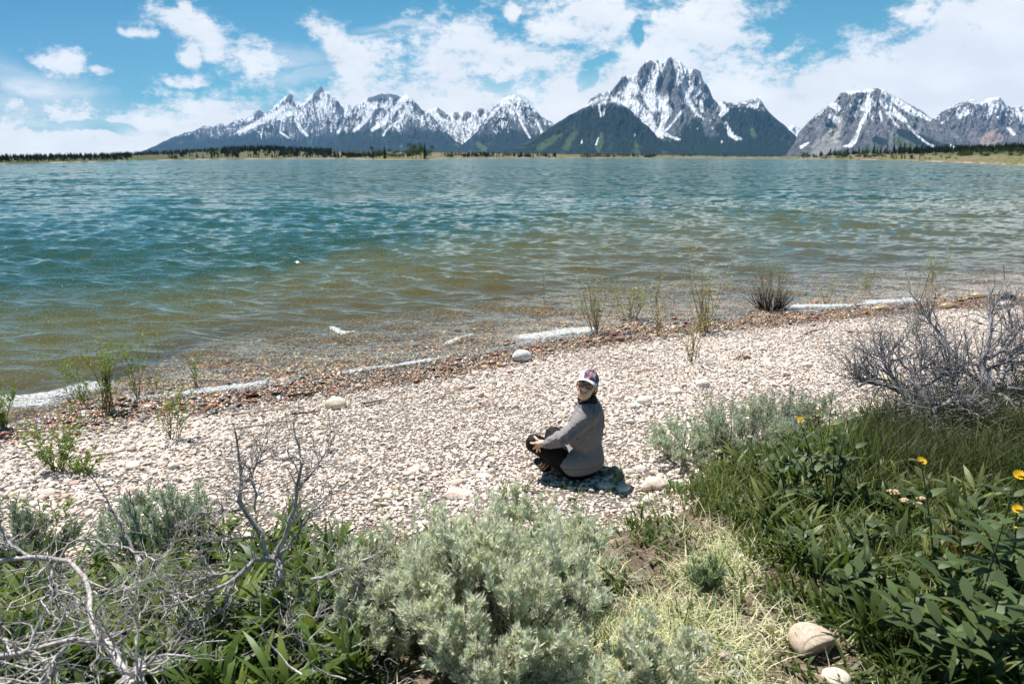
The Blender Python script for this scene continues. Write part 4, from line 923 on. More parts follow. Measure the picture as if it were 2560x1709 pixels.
# ------------------------------------------------------------------ implicit surfaces for the seated person
def surf_nets(fn, lo, hi, h):
    lo = np.array(lo, float); n = np.ceil((np.array(hi) - lo) / h).astype(int) + 1
    ax = [lo[i] + np.arange(n[i]) * h for i in range(3)]
    Gd = np.stack(np.meshgrid(*ax, indexing='ij'), -1)
    v = fn(Gd.reshape(-1, 3)).reshape(n)
    neg = v < 0; nc = n - 1
    cnt = np.zeros(nc, int); acc = np.zeros((*nc, 3))
    import itertools
    corners = list(itertools.product((0, 1), repeat=3))
    def sub(a, c): return a[c[0]:c[0] + nc[0], c[1]:c[1] + nc[1], c[2]:c[2] + nc[2]]
    for a in corners:
        for axi in range(3):
            if a[axi] == 0:
                b = list(a); b[axi] = 1; b = tuple(b)
                va, vb = sub(v, a), sub(v, b); cr = (va < 0) != (vb < 0)
                t = np.where(cr, va / np.where(va - vb == 0, 1, va - vb), 0)
                off = np.array(a, float)[None] * np.ones((1, 3)); p = np.zeros((*nc, 3)) + off[0]
                p[..., axi] += t; acc += np.where(cr[..., None], p, 0); cnt += cr
    act = cnt > 0; idx = -np.ones(nc, int); idx[act] = np.arange(act.sum())
    ii = np.stack(np.nonzero(act), -1); V = lo + (ii + acc[act] / cnt[act][:, None]) * h
    Fs = []
    for axi in range(3):
        b, c = (axi + 1) % 3, (axi + 2) % 3
        sl0 = [slice(None)] * 3; sl1 = [slice(None)] * 3; sl0[axi] = slice(0, -1); sl1[axi] = slice(1, None)
        A, B = neg[tuple(sl0)], neg[tuple(sl1)]; cr = A != B
        q = np.stack(np.nonzero(cr), -1); flip = A[tuple(q.T)]
        ok = (q[:, b] > 0) & (q[:, c] > 0) & (q[:, b] < nc[b]) & (q[:, c] < nc[c]); q = q[ok]; flip = flip[ok]
        def g(db, dc):
            k = q.copy(); k[:, b] -= db; k[:, c] -= dc; return idx[tuple(k.T)]
        f = np.stack([g(1, 1), g(0, 1), g(0, 0), g(1, 0)], -1)
        f[~flip] = f[~flip][:, ::-1]; Fs.append(f)
    F = np.concatenate(Fs); F = F[(F >= 0).all(1)]
    return V, F
def cone(p, a, b, ra, rb):
    a = np.array(a, float); b = np.array(b, float); d = b - a; t = np.clip((p - a) @ d / (d @ d), 0, 1)
    return np.linalg.norm(p - a - t[:, None] * d, axis=1) - (ra + (rb - ra) * t)
def ell(p, c, r, M=None):
    q = p - np.array(c, float)
    if M is not None: q = q @ M
    r = np.array(r, float); k = np.linalg.norm(q / r, axis=1); return (k - 1) * r.min()
def smin(a, b, k):
    h = np.clip(.5 + .5 * (b - a) / k, 0, 1); return b * (1 - h) + a * h - k * h * (1 - h)
def smax(a, b, k): return -smin(-a, -b, k)
def chain(p, pts, k=.02):
    d = None
    for (a, ra), (b, rb) in zip(pts[:-1], pts[1:]):
        e = cone(p, a, b, ra, rb); d = e if d is None else smin(d, e, k)
    return d
PG = gz(.55, 4.75)
gp = at(1450., 1205., PG)
YP = gp[1] + .15
def PW(px, z, dy=0.):
    y = YP + dy; dep = y * cP + (CH - PG - z) * sP
    return np.array([(px - 1280) / FPX * dep, y, PG + z])
def PP_(px, py, dy=0.): return at_y(px, py, YP + dy)
hip = PW(1452, .10, .0)
fdir = norm(np.array([-.8, .6, 0])); ldir = np.array([-.6, -.8, 0])        # hips face away to the left
sf = norm(np.array([-.93, .36, 0])); sl_ = np.array([-.36, -.93, 0])      # shoulders, twisted back to the camera
hipL = hip + ldir * .085; hipR = hip - ldir * .085
waist = PW(1461, .27, .02); chest = PW(1470, .43, .03); nb = PW(1474, .555, .02)
kneeL = PP_(1337, 1108, -.02); kneeR = hip + np.array([-.19, .35, .07])
shL = PP_(1474, 1034, -.085); elL = PP_(1421, 1088, -.13); wrL = PP_(1361, 1109, -.10)
shR = chest - sl_ * .14 + np.array([.0, 0, .065]); elR = PW(1447, .30, .30); wrR = PP_(1406, 1117, .20)
ankR = PP_(1362, 1164, .02); ankL = hip + np.array([-.12, .26, -.03])
footR0 = ankR + np.array([.0, 0, -.005]); toeR = PP_(1349, 1156, -.05)
Mh = None
# head frame: looks towards the camera, a little down-left, tilted to the right in the picture
hc = PP_(1467, 962, -.015)
camv = norm(np.array([0, 0, CH]) - hc)
Fv = norm(camv + np.array([-.14, 0, -.02]))
upv = norm(np.array([.24, 0, 1.]) - Fv * (np.array([.24, 0, 1.]) @ Fv))
Rv = np.cross(Fv, upv) * -1.          # +a is to the right in the picture
if Rv[0] < 0: Rv = -Rv
HM = np.stack([Rv, Fv, upv], 1)        # columns: a (right), b (out of the face), c (up)
def loc(p): return (p - hc) @ HM
def world_of(q): return hc + np.asarray(q) @ HM.T
def head_sdf(p):
    q = loc(p)
    d = ell(q, (0, -.018, .028), (.071, .088, .083))                # skull
    d = smin(d, ell(q, (0, .012, -.035), (.056, .066, .072)), .03)   # face
    d = smin(d, ell(q, (0, .040, -.086), (.026, .028, .021)), .025)    # chin
    d = smin(d, ell(q, (0, .018, -.062), (.048, .050, .042)), .02)
    for s in (-1, 1):
        d = smin(d, ell(q, (s * .036, .048, -.032), (.022, .020, .021)), .014)   # cheeks raised by the smile
        d = smax(d, -ell(q, (s * .028, .080, .004), (.019, .016, .012)), .012)   # eye sockets
        d = smin(d, ell(q, (s * .029, .0605, .002), (.015, .0068, .0105)), .004)    # lids
        e = ell(q, (s * .074, -.008, -.008), (.008, .016, .029)); d = smin(d, e, .006)   # ears
        d = smin(d, ell(q, (s * .026, .072, .021), (.020, .008, .006)), .008)     # brow
    n_ = cone(q, (0, .076, .006), (0, .094, -.026), .006, .0105); d = smin(d, n_, .010)
    for s in (-1, 1): d = smin(d, ell(q, (s * .011, .082, -.031), (.008, .009, .007)), .006)
    yy_ = -.0635 + (q[:, 0] / .03) ** 2 * .010
    m = np.sqrt((q[:, 0] / 1.0) ** 2 * 0 + (q[:, 2] - yy_) ** 2 + (q[:, 1] - .079) ** 2) - .006
    lipm = np.where(np.abs(q[:, 0]) < .028, m, m + (np.abs(q[:, 0]) - .028)); d = smin(d, lipm, .006)
    op = np.maximum(np.maximum(np.abs(q[:, 2] - yy_ + .0) - .0040 * np.sqrt(np.clip(1 - (q[:, 0] / .027) ** 2, 0, 1)), np.abs(q[:, 0]) - .026), .074 - q[:, 1])
    d = smax(d, -op, .002)
    return d
neck0 = world_of([[0, -.045, -.085]])[0]
def hand_sdf(p, wr, tips, pal, r0=.0086, side=1):
    """palm from wrist to pal, fingers bend once on their way to their own tips"""
    d = cone(p, wr, wr + (pal - wr) * .55, .023, .027)
    nrm_ = norm(np.cross(tips[1] - wr, tips[3] - wr)); 
    if nrm_[1] > 0: nrm_ = -nrm_
    for k, tp in enumerate(tips):
        if k == 0: base = wr + (pal - wr) * .35 + (tp - wr) * .22
        else: base = pal + (tp - pal) * .18
        d = smin(d, cone(p, wr + (pal - wr) * .5, base, .016, .012), .014)
        mid = base + (tp - base) * .52 + nrm_ * .010
        rr = r0 * (1.12 if k == 0 else (.98, 1., 1., .96, .84)[k])
        f = smin(cone(p, base, mid, rr * 1.12, rr), cone(p, mid, tp, rr, rr * .82), .004)
        d = smin(d, f, .006)
    return d
def legs_sdf(p, g=0.):
    d = ell(p, hip + np.array([.0, .0, .005]), (.165 + g, .16 + g, .118 + g))
    d = smin(d, chain(p, [(hipL, .105 + g), (hipL + (kneeL - hipL) * .5 + np.array([0, 0, .0]), .085 + g), (kneeL, .062 + g)], .03), .05)
    d = smin(d, chain(p, [(hipR, .10 + g), (kneeR, .066 + g)], .03), .05)
    d = smin(d, chain(p, [(kneeL, .058 + g), (kneeL + (ankL - kneeL) * .4, .052 + g), (ankL, .036 + g)], .02), .03)
    d = smin(d, chain(p, [(kneeR, .060 + g), (kneeR + (ankR - kneeR) * .4, .052 + g), (ankR, .034 + g)], .02), .03)
    return d
pants_f = lambda p: legs_sdf(p, .004)
def march(px, py, fn, start=3.8):
    o = np.array([0, 0, CH]); d = norm(dirpx(px, py)); t = start
    for _ in range(120):
        v = fn((o + d * t)[None])[0]; t += max(v * .8, .0006)
        if v < .001: break
    return o + d * t
def on_knee(px, py): q = march(px, py, pants_f); return q + norm(np.array([0, 0, CH]) - q) * .007
tipsL = [on_knee(1337.5, 1091), on_knee(1327, 1107), on_knee(1334, 1121), on_knee(1342, 1129), on_knee(1350, 1128)]
tipsL[0] = on_knee(1336, 1091)
palL = on_knee(1346, 1107); wrL = palL + norm(wrL - palL) * .055
print('knee/hand', kneeL, palL, wrL, [proj(t) for t in tipsL])
palR = wrR + np.array([-.03, -.02, -.05]); tipsR = [palR + np.array(v_) for v_ in ((.03, -.03, -.02), (-.045, -.01, -.035), (-.03, -.02, -.055), (-.01, -.02, -.062), (.01, -.015, -.055))]
def torso(p, g):
    # broad across sl_, thinner along sf
    M = np.stack([sf, sl_, np.array([0, 0, 1.])], 1)
    q = (p - chest) @ M; P2 = p.copy()
    def sq(c, r): 
        qq = (p - c) @ M; return (np.linalg.norm(qq / (np.array(r) + g), axis=1) - 1) * (min(r) + g)
    d = smin(sq(hip + np.array([.01, .02, .02]), (.135, .150, .13)), sq(waist, (.108, .128, .19)), .07)
    d = smin(d, sq(chest + np.array([.0, 0, -.01]), (.110, .148, .165)), .07)
    d = smin(d, cone(p, nb + np.array([0, 0, -.03]), nb + np.array([-.002, -.003, .0]), .066 + g, .050 + g), .05)
    return d
def arms(p, g, wl=wrL, wr_=wrR):
    d = chain(p, [(shL + sf * -.0, .058 + g), (shL + (elL - shL) * .5, .050 + g), (elL, .043 + g), (elL + (wl - elL) * .4, .043 + g), (wl, .026 + g)], .025)
    e = chain(p, [(shR, .056 + g), (elR, .042 + g), (wr_, .027 + g)], .025)
    return d, e
def body_sdf(p):
    d = torso(p, -.006); a, b = arms(p, -.004); d = smin(d, a, .03); d = smin(d, b, .03); d = smin(d, legs_sdf(p, -.004), .04)
    d = smin(d, cone(p, nb + np.array([.008, 0.01, .0]), neck0, .046, .040), .03)
    for a_, b_ in ((ankR, toeR), (ankL, ankL + np.array([-.12, .02, -.02]))): d = smin(d, cone(p, a_, b_, .033, .026), .02)
    return d
def bodyall(p):
    d = body_sdf(p)
    near = np.linalg.norm(p - hc, axis=1) < .2
    h = np.full(len(p), 9.); 
    if near.any(): h[near] = head_sdf(p[near])
    d = smin(d, h, .012)
    for wr0, tp, pl in ((wrL, tipsL, palL), (wrR, tipsR, palR)):
        nr = np.linalg.norm(p - pl, axis=1) < .16
        if nr.any(): e = np.full(len(p), 9.); e[nr] = hand_sdf(p[nr], wr0, tp, pl); d = smin(d, e, .008)
    return d
m_skin, N = mat('skin'); cA = N.attr('Col')
b = N.n('ShaderNodeBsdfPrincipled'); N.put(b.inputs['Base Color'], cA); b.inputs['Roughness'].default_value = .5
b.inputs['Subsurface Weight'].default_value = .15; b.inputs['Subsurface Radius'].default_value = (.01, .004, .002); b.inputs['Specular IOR Level'].default_value = .4
outp(N, b.outputs[0])
m_fleece, N = mat('grey_fleece'); g = N.n('ShaderNodeTexCoord').outputs['Object']; cA = N.attr('Col')
f = N.noise(g, 380, 2, .7); f2 = N.noise(g, 14, 4, .6)
c = N.mix(1., cA, N.mix(N.mapr(f, .3, .7), (.78, .78, .78, 1), (1.2, 1.2, 1.2, 1)), 'MULTIPLY')
outp(N, pbsdf(N, c, .9, .1, bump(N, N.m('ADD', f2, N.m('MULTIPLY', f, .15)), .7, .012)))
m_black = simple('black_leggings', (.006, .0055, .006), .7, .18, .2, 30, .004, 25)
m_frame = simple('glasses_frame', (.012, .010, .010), .25, .5, .1)
m_cap = vcol('cap_cloth', .8, .15, 0, .06, 60)
m_hair = simple('brown_hair', (.045, .026, .014), .55, .35, .5, 120, .003, 300)
m_lens, N = mat('tinted_lens'); t_ = N.n('ShaderNodeBsdfTransparent'); t_.inputs[0].default_value = (.72, .68, .64, 1)
gl2 = N.n('ShaderNodeBsdfGlossy'); gl2.inputs['Roughness'].default_value = .03; mx = N.n('ShaderNodeMixShader'); mx.inputs[0].default_value = .03
N.t.links.new(t_.outputs[0], mx.inputs[1]); N.t.links.new(gl2.outputs[0], mx.inputs[2]); outp(N, mx.outputs[0])
m_eye = vcol('eye', .15, .5)
m_shoe = simple('dark_sandal', (.02, .022, .028), .6, .3, .3, 60)
person = thing('person', 'woman in grey fleece and black leggings sitting cross legged on the pebbles, looking back over her shoulder, floral cap and glasses', 'person', (hip[0], hip[1], PG))
person['label'] = 'seated woman in grey fleece, black leggings and floral cap looking back at the camera'
lo, hi = np.array([.02, YP - .36, PG - .02]), np.array([.80, YP + .52, PG + .66])
V1, F1 = surf_nets(bodyall, np.minimum(lo, 9), [.80, YP + .52, PG + .98], .0062)
skin = np.array([.78, .50, .37])
def skin_col(V):
    q = loc(V); C = np.tile(skin, (len(V), 1)) * (1 + .06 * fbm(V[:, 0] * 60, V[:, 2] * 60 + V[:, 1] * 40, 5, 2))[:, None]
    def lay(m, c): 
        nonlocal C; C = C * (1 - m[:, None]) + np.array(c) * m[:, None]
    face = (q[:, 1] > .02)
    for s in (-1, 1):
        lay(.35 * np.exp(-(((q[:, 0] - s * .040) / .018) ** 2 + ((q[:, 2] + .030) / .016) ** 2)) * face, (.58, .20, .13))
        bx = q[:, 0] * s; br = (np.abs(q[:, 2] - (.021 - (bx - .028) ** 2 * 8)) < .0032) & (bx > .012) & (bx < .047) & (q[:, 1] > .05)
        lay(br * .85, (.06, .035, .02))
    yy_ = -.0635 + (q[:, 0] / .03) ** 2 * .010
    inn = (np.abs(q[:, 0]) < .0265) & (q[:, 1] > .058)
    lay((inn & (np.abs(q[:, 2] - yy_) < .0108)) * .8, (.46, .15, .12))
    lay((inn & (np.abs(q[:, 0]) < .0235) & (np.abs(q[:, 2] - yy_ - .0006) < .0046)) * 1., (.85, .68, .50))
    return C
# hands and head come out of the same body surface, refined where they are seen
def refine(cn, rad, h, nm):
    pass
body = part('body', V1, F1, m_skin, person, C=skin_col(V1))
# the head and the left hand are seen closest: rebuild the body once more with a finer grid there and join
def crop(V, F, keepf):
    k = keepf(V[F].mean(1)); return V, F[k]
inH = lambda c: (np.linalg.norm(c - hc, axis=1) > .150)
Lc = palL; inB = lambda c: (np.linalg.norm(c - Lc, axis=1) > .085)
Vh, Fh = surf_nets(bodyall, hc - .158, hc + .158, .0030)
Vd, Fd = surf_nets(bodyall, Lc - .092, Lc + .092, .0026)
_, Fa = crop(V1, F1, lambda c: inH(c) & inB(c))
_, Fb = crop(Vh, Fh, lambda c: np.linalg.norm(c - hc, axis=1) <= .154)
_, Fc = crop(Vd, Fd, lambda c: np.linalg.norm(c - Lc, axis=1) <= .088)
VA = np.concatenate([V1, Vh, Vd]); FA = np.concatenate([Fa, Fb + len(V1), Fc + len(V1) + len(Vh)])
used_ = np.unique(FA); remap = -np.ones(len(VA), int); remap[used_] = np.arange(len(used_))
bpy.data.objects.remove(body)
body = part('body', VA[used_], remap[FA], m_skin, person, C=skin_col(VA[used_]))
# leggings
V_, F_ = surf_nets(lambda p: pants_f(p) + .0022 * np.sin(p[:, 0] * 90 + p[:, 2] * 60) * np.sin(p[:, 1] * 70), lo, [.80, YP + .52, PG + .42], .0066)
part('leggings', V_, F_, m_black, person)
# fleece jacket
cdir = norm(np.array([-.25, -.16, 1.]))
def jacket(p, collar_only=False):
    d = torso(p, .010); a, b = arms(p, .011, wrL + norm(elL - wrL) * .012, wrR)
    # folds run around the sleeve near elbow and wrist
    tt_ = (p - elL) @ norm(wrL - elL)
    a = a - .0035 * np.sin(tt_ * 150 + 3 * np.sin(p[:, 2] * 40)) * np.exp(-((tt_ - .06) / .09) ** 2) * 1.6 - .009 * np.sin((p[:, 2] * 75 - p[:, 0] * 60)) * np.exp(-(tt_ / .16) ** 2)
    d = smin(d, a, .035); d = smin(d, b, .035)
    fo_n = ridged(p[:, 0] * 7 + p[:, 1] * 4 + p[:, 2] * 3, p[:, 2] * 16 - p[:, 0] * 6, 431, 2)
    d = d - .0065 * fo_n - .003 * fbm(p[:, 0] * 14 + p[:, 1] * 9, p[:, 2] * 22, 411, 2) - .004 * np.sin(p[:, 2] * 42 + p[:, 0] * 18) * np.exp(-((p[:, 2] - PG - .22) / .1) ** 2)
    d = smin(d, ell(p, hip + np.array([.015, .0, .03]), (.166, .166, .135)), .03)
    d = smin(d, ell(p, hip + ldir * .055 + np.array([-.025, .0, .015]), (.156, .156, .125)), .03)
    hem = PG + .062 + .13 * np.clip((hip[0] - .10 - p[:, 0]) / .12, 0, 1) ** 1.3
    d = smax(d, hem - p[:, 2], .008)
    top = (p - (nb + np.array([0, 0, .038]))) @ cdir
    if collar_only: pass
    # hollow at the cuff and collar
    cf = cone(p, wrL + norm(palL - wrL) * .12, wrL, .030, .0285); d = smax(d, -cf, .003)
    return d
def collar_f(p):
    c0 = nb + np.array([0, 0, .0]); ax = norm(neck0 - c0 + np.array([.01, 0, .0])); h_ = (p - c0) @ ax
    d = cone(p, c0 - ax * .02, c0 + ax * .12, .079, .066)
    d = np.maximum(d, -cone(p, c0 - ax * .03, c0 + ax * .14, .072, .058))
    front = (p - c0) @ norm(np.array([-.5, -.6, 0]))
    return smax(smax(d, h_ - .088 + front * .05, .004), .022 - h_, .004) - .001
V_, F_ = surf_nets(jacket, lo, [.80, YP + .52, PG + .72], .0062)
Cj = np.tile(np.array([.225, .210, .218]), (len(V_), 1))
hemz = np.abs(V_[:, 2] - PG - .125 - .02 * (V_[:, 0] - hip[0])) < .0035; Cj[hemz] *= .62
# raglan seam from collar to armpit
q1, q2 = PP_(1488, 1008, -.1), PP_(1479, 1062, -.12)
dd_ = V_ - q1; sm = np.abs(dd_ @ norm(np.cross(q2 - q1, camv))) < .0032; sm &= (V_[:, 2] < q1[2]) & (V_[:, 2] > q2[2]) & (V_[:, 1] < YP); Cj[sm] *= .6
part('jacket', V_, F_, m_fleece, person, C=Cj)
V_, F_ = surf_nets(collar_f, nb - .13, nb + .16, .0045)
part('collar', V_, F_, simple('navy_collar', (.020, .022, .030), .85), person)
# small pale round emblem low on the back
em = march(1448.5, 1145, jacket); en = norm(np.array([0, 0, CH]) - em); ea = norm(np.cross(en, [0, 0, 1.])); eb = np.cross(ea, en)
th = np.linspace(0, 2 * np.pi, 17); rg = np.array([em + en * .004 + (ea * math.cos(t) + eb * math.sin(t)) * .0085 for t in th]); rg2 = np.array([em + en * .004 + (ea * math.cos(t) + eb * math.sin(t)) * .0036 for t in th[:13]])
Vr, Fr = tubes(rg[None], np.full((1, 17), .0011), 5); Vr2, Fr2 = tubes(rg2[None], np.full((1, 13), .0011), 5); Va, Fa_, _ = cat([(Vr, Fr), (Vr2, Fr2)])
m_pale = simple('pale_print', (.5, .5, .52), .6)
part('emblem', Va, Fa_, m_pale, person)
# dark phone-like pocket opening between arm and side stays in shade by itself
# hair: short brown hair behind the ears under the cap
def hair(p):
    q = loc(p); d = ell(q, (.0, -.040, .012), (.078, .075, .080))
    d = smin(d, ell(q, (.052, -.045, -.030), (.034, .040, .040)), .02); d = smin(d, ell(q, (-.045, -.05, -.03), (.028, .04, .04)), .02)
    d = smax(d, q[:, 1] - .012 + .30 * np.abs(q[:, 2] + .01), .01)
    return d - .0016 * np.sin(q[:, 0] * 500 + q[:, 2] * 300)
V_, F_ = surf_nets(hair, hc - .16, hc + .16, .0032); part('hair', V_, F_, m_hair, person)
# cap
def capf(p):
    q = loc(p); d = ell(q, (0, -.018, .034), (.079, .096, .087)); d = np.maximum(d, -(ell(q, (0, -.018, .034), (.075, .092, .083))))
    return smax(d, .034 + .10 * np.clip(-q[:, 1], -.2, .12) * .6 - q[:, 2], .002)
V_, F_ = surf_nets(capf, hc - .16, hc + .17, .0028); q = loc(V_)
Cc = np.tile(np.array([.012, .012, .014]), (len(V_), 1)); fr_m = q[:, 1] > -.006 - .0 * q[:, 0]
n_a = fbm(q[:, 0] * 26 + 3, q[:, 2] * 26, 401, 3); n_b = fbm(q[:, 0] * 34 + 9, q[:, 2] * 30 + 5, 402, 3); n_c = gnoise(q[:, 0] * 95, q[:, 2] * 95, 403)
fc_ = np.where((n_a > .10)[:, None], np.array([.50, .20, .19]), np.array([.17, .095, .15]))
fc_ = np.where((n_b > .22)[:, None], np.array([.60, .58, .62]), fc_); fc_ = np.where(((n_b < -.25))[:, None], np.array([.035, .035, .10]), fc_)
fc_ = np.where((q[:, 0] < -.030 + .02 * n_a)[:, None] & (n_c > -.3)[:, None], np.array([.62, .64, .62]), fc_); fc_ = np.where((n_c > .5)[:, None], np.array([.30, .14, .32]), fc_)
Cc[fr_m] = fc_[fr_m]
cap = part('cap', V_, F_, m_cap, person, C=Cc)
# curved brim
na_, nb_ = 29, 9; an = np.linspace(-1.25, 1.25, na_)[:, None]; rr_ = np.linspace(0, 1, nb_)[None]
ba = .078 * np.sin(an) * (1 + .0 * rr_) ; bb = -.016 + .094 * np.cos(an) + rr_ * .070 * np.cos(an * .72) ** .8
bc = .047 - rr_ * .008 - .026 * (np.sin(an) ** 2) * (.5 + .9 * rr_) + 0 * ba
B = np.stack([ba + 0 * rr_, bb, bc], -1)
top = world_of(B.reshape(-1, 3)); bot = world_of((B - [0, 0, .0035]).reshape(-1, 3)); f = gridfaces(na_, nb_)
i = np.arange(na_ * nb_).reshape(na_, nb_); n0 = na_ * nb_; loop_ = np.concatenate([i[:, 0], i[-1, 1:], i[-2::-1, -1], i[0, -2:0:-1]]); l2 = np.roll(loop_, -1)
Fb_ = np.concatenate([f, f[:, ::-1] + n0, np.stack([loop_, l2, l2 + n0, loop_ + n0], 1)])
brim = part('brim', np.concatenate([top, bot]), Fb_, m_cap, cap, C=np.concatenate([np.tile([.80, .79, .78], (n0, 1)), np.tile([.25, .22, .21], (n0, 1))]))
# glasses
gpolys, grad = [], []
for s in (-1, 1):
    t = np.linspace(0, 2 * np.pi, 25); cx_ = s * .0315; ex = .0255 * np.sign(np.cos(t)) * np.abs(np.cos(t)) ** .65; ez = .0185 * np.sign(np.sin(t)) * np.abs(np.sin(t)) ** .75
    P_ = np.stack([cx_ + ex + .002 * s * (ez / .0185), .0885 - .10 * (cx_ + ex) ** 2 * 6, .001 + ez], 1); gpolys.append(P_); grad.append(np.full(25, .0022) + .0012 * (np.sin(t) > .3))
Vg = [tubes(world_of(np.array(gpolys)), np.array(grad), 6)]
Vg.append(tubes(world_of(np.array([[[-.008, .090, .006], [0, .093, .009], [.008, .090, .006]]])), np.full((1, 3), .0024), 6))
for s in (-1, 1): Vg.append(tubes(world_of(np.array([[[s * .057, .073, .008], [s * .070, .05, .006], [s * .075, .0, .0]]])), np.full((1, 3), .0022), 6))
Va, Fa_, _ = cat(Vg); gls = part('glasses', Va, Fa_, m_frame, person)
for s, P_ in zip((-1, 1), gpolys):
    c_ = P_.mean(0); V_ = world_of(np.concatenate([P_[:-1], c_[None] + [[0, .001, 0]]])); n_ = 24
    part('lens', V_, np.array([[i_, (i_ + 1) % n_, n_] for i_ in range(n_)]), m_lens, gls)
for s in (-1, 1):
    V_, F_ = ICO3; c_ = np.array([s * .029, .0605, .0005]); Q = V_ * .0115; qz = Q[:, 2]; rr = np.hypot(Q[:, 0], Q[:, 2]); Cc = np.where((rr < .0052)[:, None] & (Q[:, 1] > 0)[:, None], np.array([.03, .02, .012]), np.array([.6, .57, .55]))
    Q = Q * [1, .80, .50]; part('eye', world_of(Q + c_), F_, m_eye, person, C=Cc)
# sandals
for a_, b_ in ((ankR, toeR), (ankL, ankL + np.array([-.12, .02, -.02]))):
    sh_f = lambda p: np.minimum(smax(cone(p, a_ + (a_ - b_) * .2 + [0, 0, -.012], b_ + (b_ - a_) * .55 + [0, 0, -.014], .040, .040), np.abs((p[:, 2] - (a_[2] - .032))) - .011, .006), np.maximum(cone(p, a_, b_ + (b_ - a_) * .3, .038, .033), np.abs(np.sin(((p - a_) @ norm(b_ - a_)) * 65)) - .45))
    V_, F_ = surf_nets(sh_f, np.minimum(a_, b_) - .12, np.maximum(a_, b_) + .12, .005); part('sandal', V_, F_, m_shoe, person)
# ------------------------------------------------------------------ vegetation
m_sage = vcol('sage_leaf', .7, .2, .38, tt=(1.02, 1.03, .88, 1))
m_green = vcol('green_leaf', .5, .35, .30)
m_grass = vcol('grass_blade', .6, .25, .30)
m_wood = vcol('grey_bark', .9, .1, 0, .35, 60, .004, 90)
m_flower = vcol('petal', .6, .2, .25)
def grow(r, base, dir_, L, rad, depth, maxd, out, spread=.7, up=.15, nsub=(3, 5), crook=.25, m=6, taper=.55, lenf=(.45, .75)):
    P = [np.array(base, float)]; d = norm(np.array(dir_, float)); st = L / (m - 1)
    for i in range(m - 1):
        d = norm(d + r.normal(0, crook, 3) + np.array([0, 0, up * .5])); P.append(P[-1] + d * st)
    P = np.array(P); out.append((P, np.linspace(rad, rad * taper, m), depth))
    if depth < maxd:
        for k in range(r.randint(nsub[0], nsub[1] + 1)):
            i = r.randint(1, m) if k else m - 1
            ax = norm(r.normal(size=3)); dd = norm(norm(P[i] - P[i - 1]) + ax * spread)
            rr = np.interp(i, [0, m - 1], [rad, rad * taper]) * .68
            grow(r, P[i], dd, L * r.uniform(*lenf), rr, depth + 1, maxd, out, spread, up, nsub, crook, m, taper, lenf)
def wood_mesh(out, k=(7, 5, 4, 4, 3, 3)):
    g = []
    for dep in sorted(set(o[2] for o in out)):
        sel = [o for o in out if o[2] == dep]
        for mm in sorted(set(len(o[0]) for o in sel)):
            s2 = [o for o in sel if len(o[0]) == mm]
            V, F = tubes(np.array([o[0] for o in s2]), np.array([o[1] for o in s2]), max(3, k[min(dep, 5)])); g.append((V, F))
    V, F, _ = cat(g); return V, F
def wcol(V, base, var, seed=0):
    n_ = fbm(V[:, 0] * 14 + V[:, 2] * 9, V[:, 1] * 14 + V[:, 2] * 17, seed, 3)
    return np.clip(np.array(base) * (1 + var * n_)[:, None], .01, .9)
lance = lambda t: (.35, .85, 1., .75, .08)[int(round(t * 4))]
def leaves_along(r, out, n, L, W, colr, cvar=.3, depths=(2, 3), upb=.5, tipw=.6, m=2, prof=lambda t: (.4, 1., .2)[int(round(t * 2))], drop=0., jit=.0):
    tw = [o for o in out if o[2] in depths]; k = r.randint(0, len(tw), n)
    A = np.array([o[0] for o in tw]); mm = A.shape[1]
    t = r.uniform(0, 1, n) ** tipw * (mm - 1 - 1e-3); i = t.astype(int); f = (t - i)[:, None]
    P = A[k, i] * (1 - f) + A[k, i + 1] * f; T = norm(A[k, i + 1] - A[k, i])
    P = P + r.normal(0, jit, P.shape)
    a = norm(np.cross(T, r.normal(size=(n, 3)))); D = norm(T * upb + a + np.array([0, 0, .25])); S = norm(np.cross(D, r.normal(size=(n, 3))))
    LL = L * r.uniform(.6, 1.3, n); bend = np.stack([0 * LL, 0 * LL, -drop * LL], 1)
    V, F = blades(P, D, S, LL, W * r.uniform(.7, 1.3, n), prof, bend, m=m)
    c = np.array(colr) * r.uniform(1 - cvar, 1 + cvar, (n, 1)) * (1 + r.normal(0, .06, (n, 3)))
    return V, F, rep(np.clip(c, .005, .9), (m + 1) * 2)

def sagebrush(px, py, wpx, hm, seed, label, nstem=26, nleaf=16000, leafc=(.27, .32, .22), deadf=.25, lean=(0, 0), depthf=1., name='sagebrush', L=.026, W=.0065, group=None, dens=1., rad=.009, sq=.9):
    p = on_ground(px, py); d = p[1] * cP + (CH - p[2]) * sP; wr = wpx / FPX * d / 2
    r = RS(seed); root = thing(name, label, 'shrub', p, group); out = []
    for k in range(nstem):
        a = r.uniform(0, 6.283); q = r.uniform(.05, 1) ** .6
        tgt = np.array([math.cos(a) * wr * q + lean[0], math.sin(a) * wr * q * depthf + lean[1], hm * (1 - .55 * q ** 2) * r.uniform(.7, 1.05)])
        b0 = p + np.array([math.cos(a) * wr * .12, math.sin(a) * wr * .12, -.02]); dv = tgt; Lg = np.linalg.norm(dv) * .62
        bd = norm(dv * np.array([1, 1, .75])); grow(r, b0, bd, Lg, rad * r.uniform(.6, 1.2), 0, 3, out, .46, .30, (3, 5), .14, 6, .5, (.38, .6))
    V, F = wood_mesh(out, (6, 5, 4, 3)); part('branches', V, F, m_wood, root, C=wcol(V, (.17, .145, .125), .5, seed))
    V, F, C = leaves_along(r, out, nleaf, L, W, leafc, .32, (2, 3), 1.3, .5, jit=.004)
    part('foliage', V, F, m_sage, root, C=C, smooth=False)
    return root, out

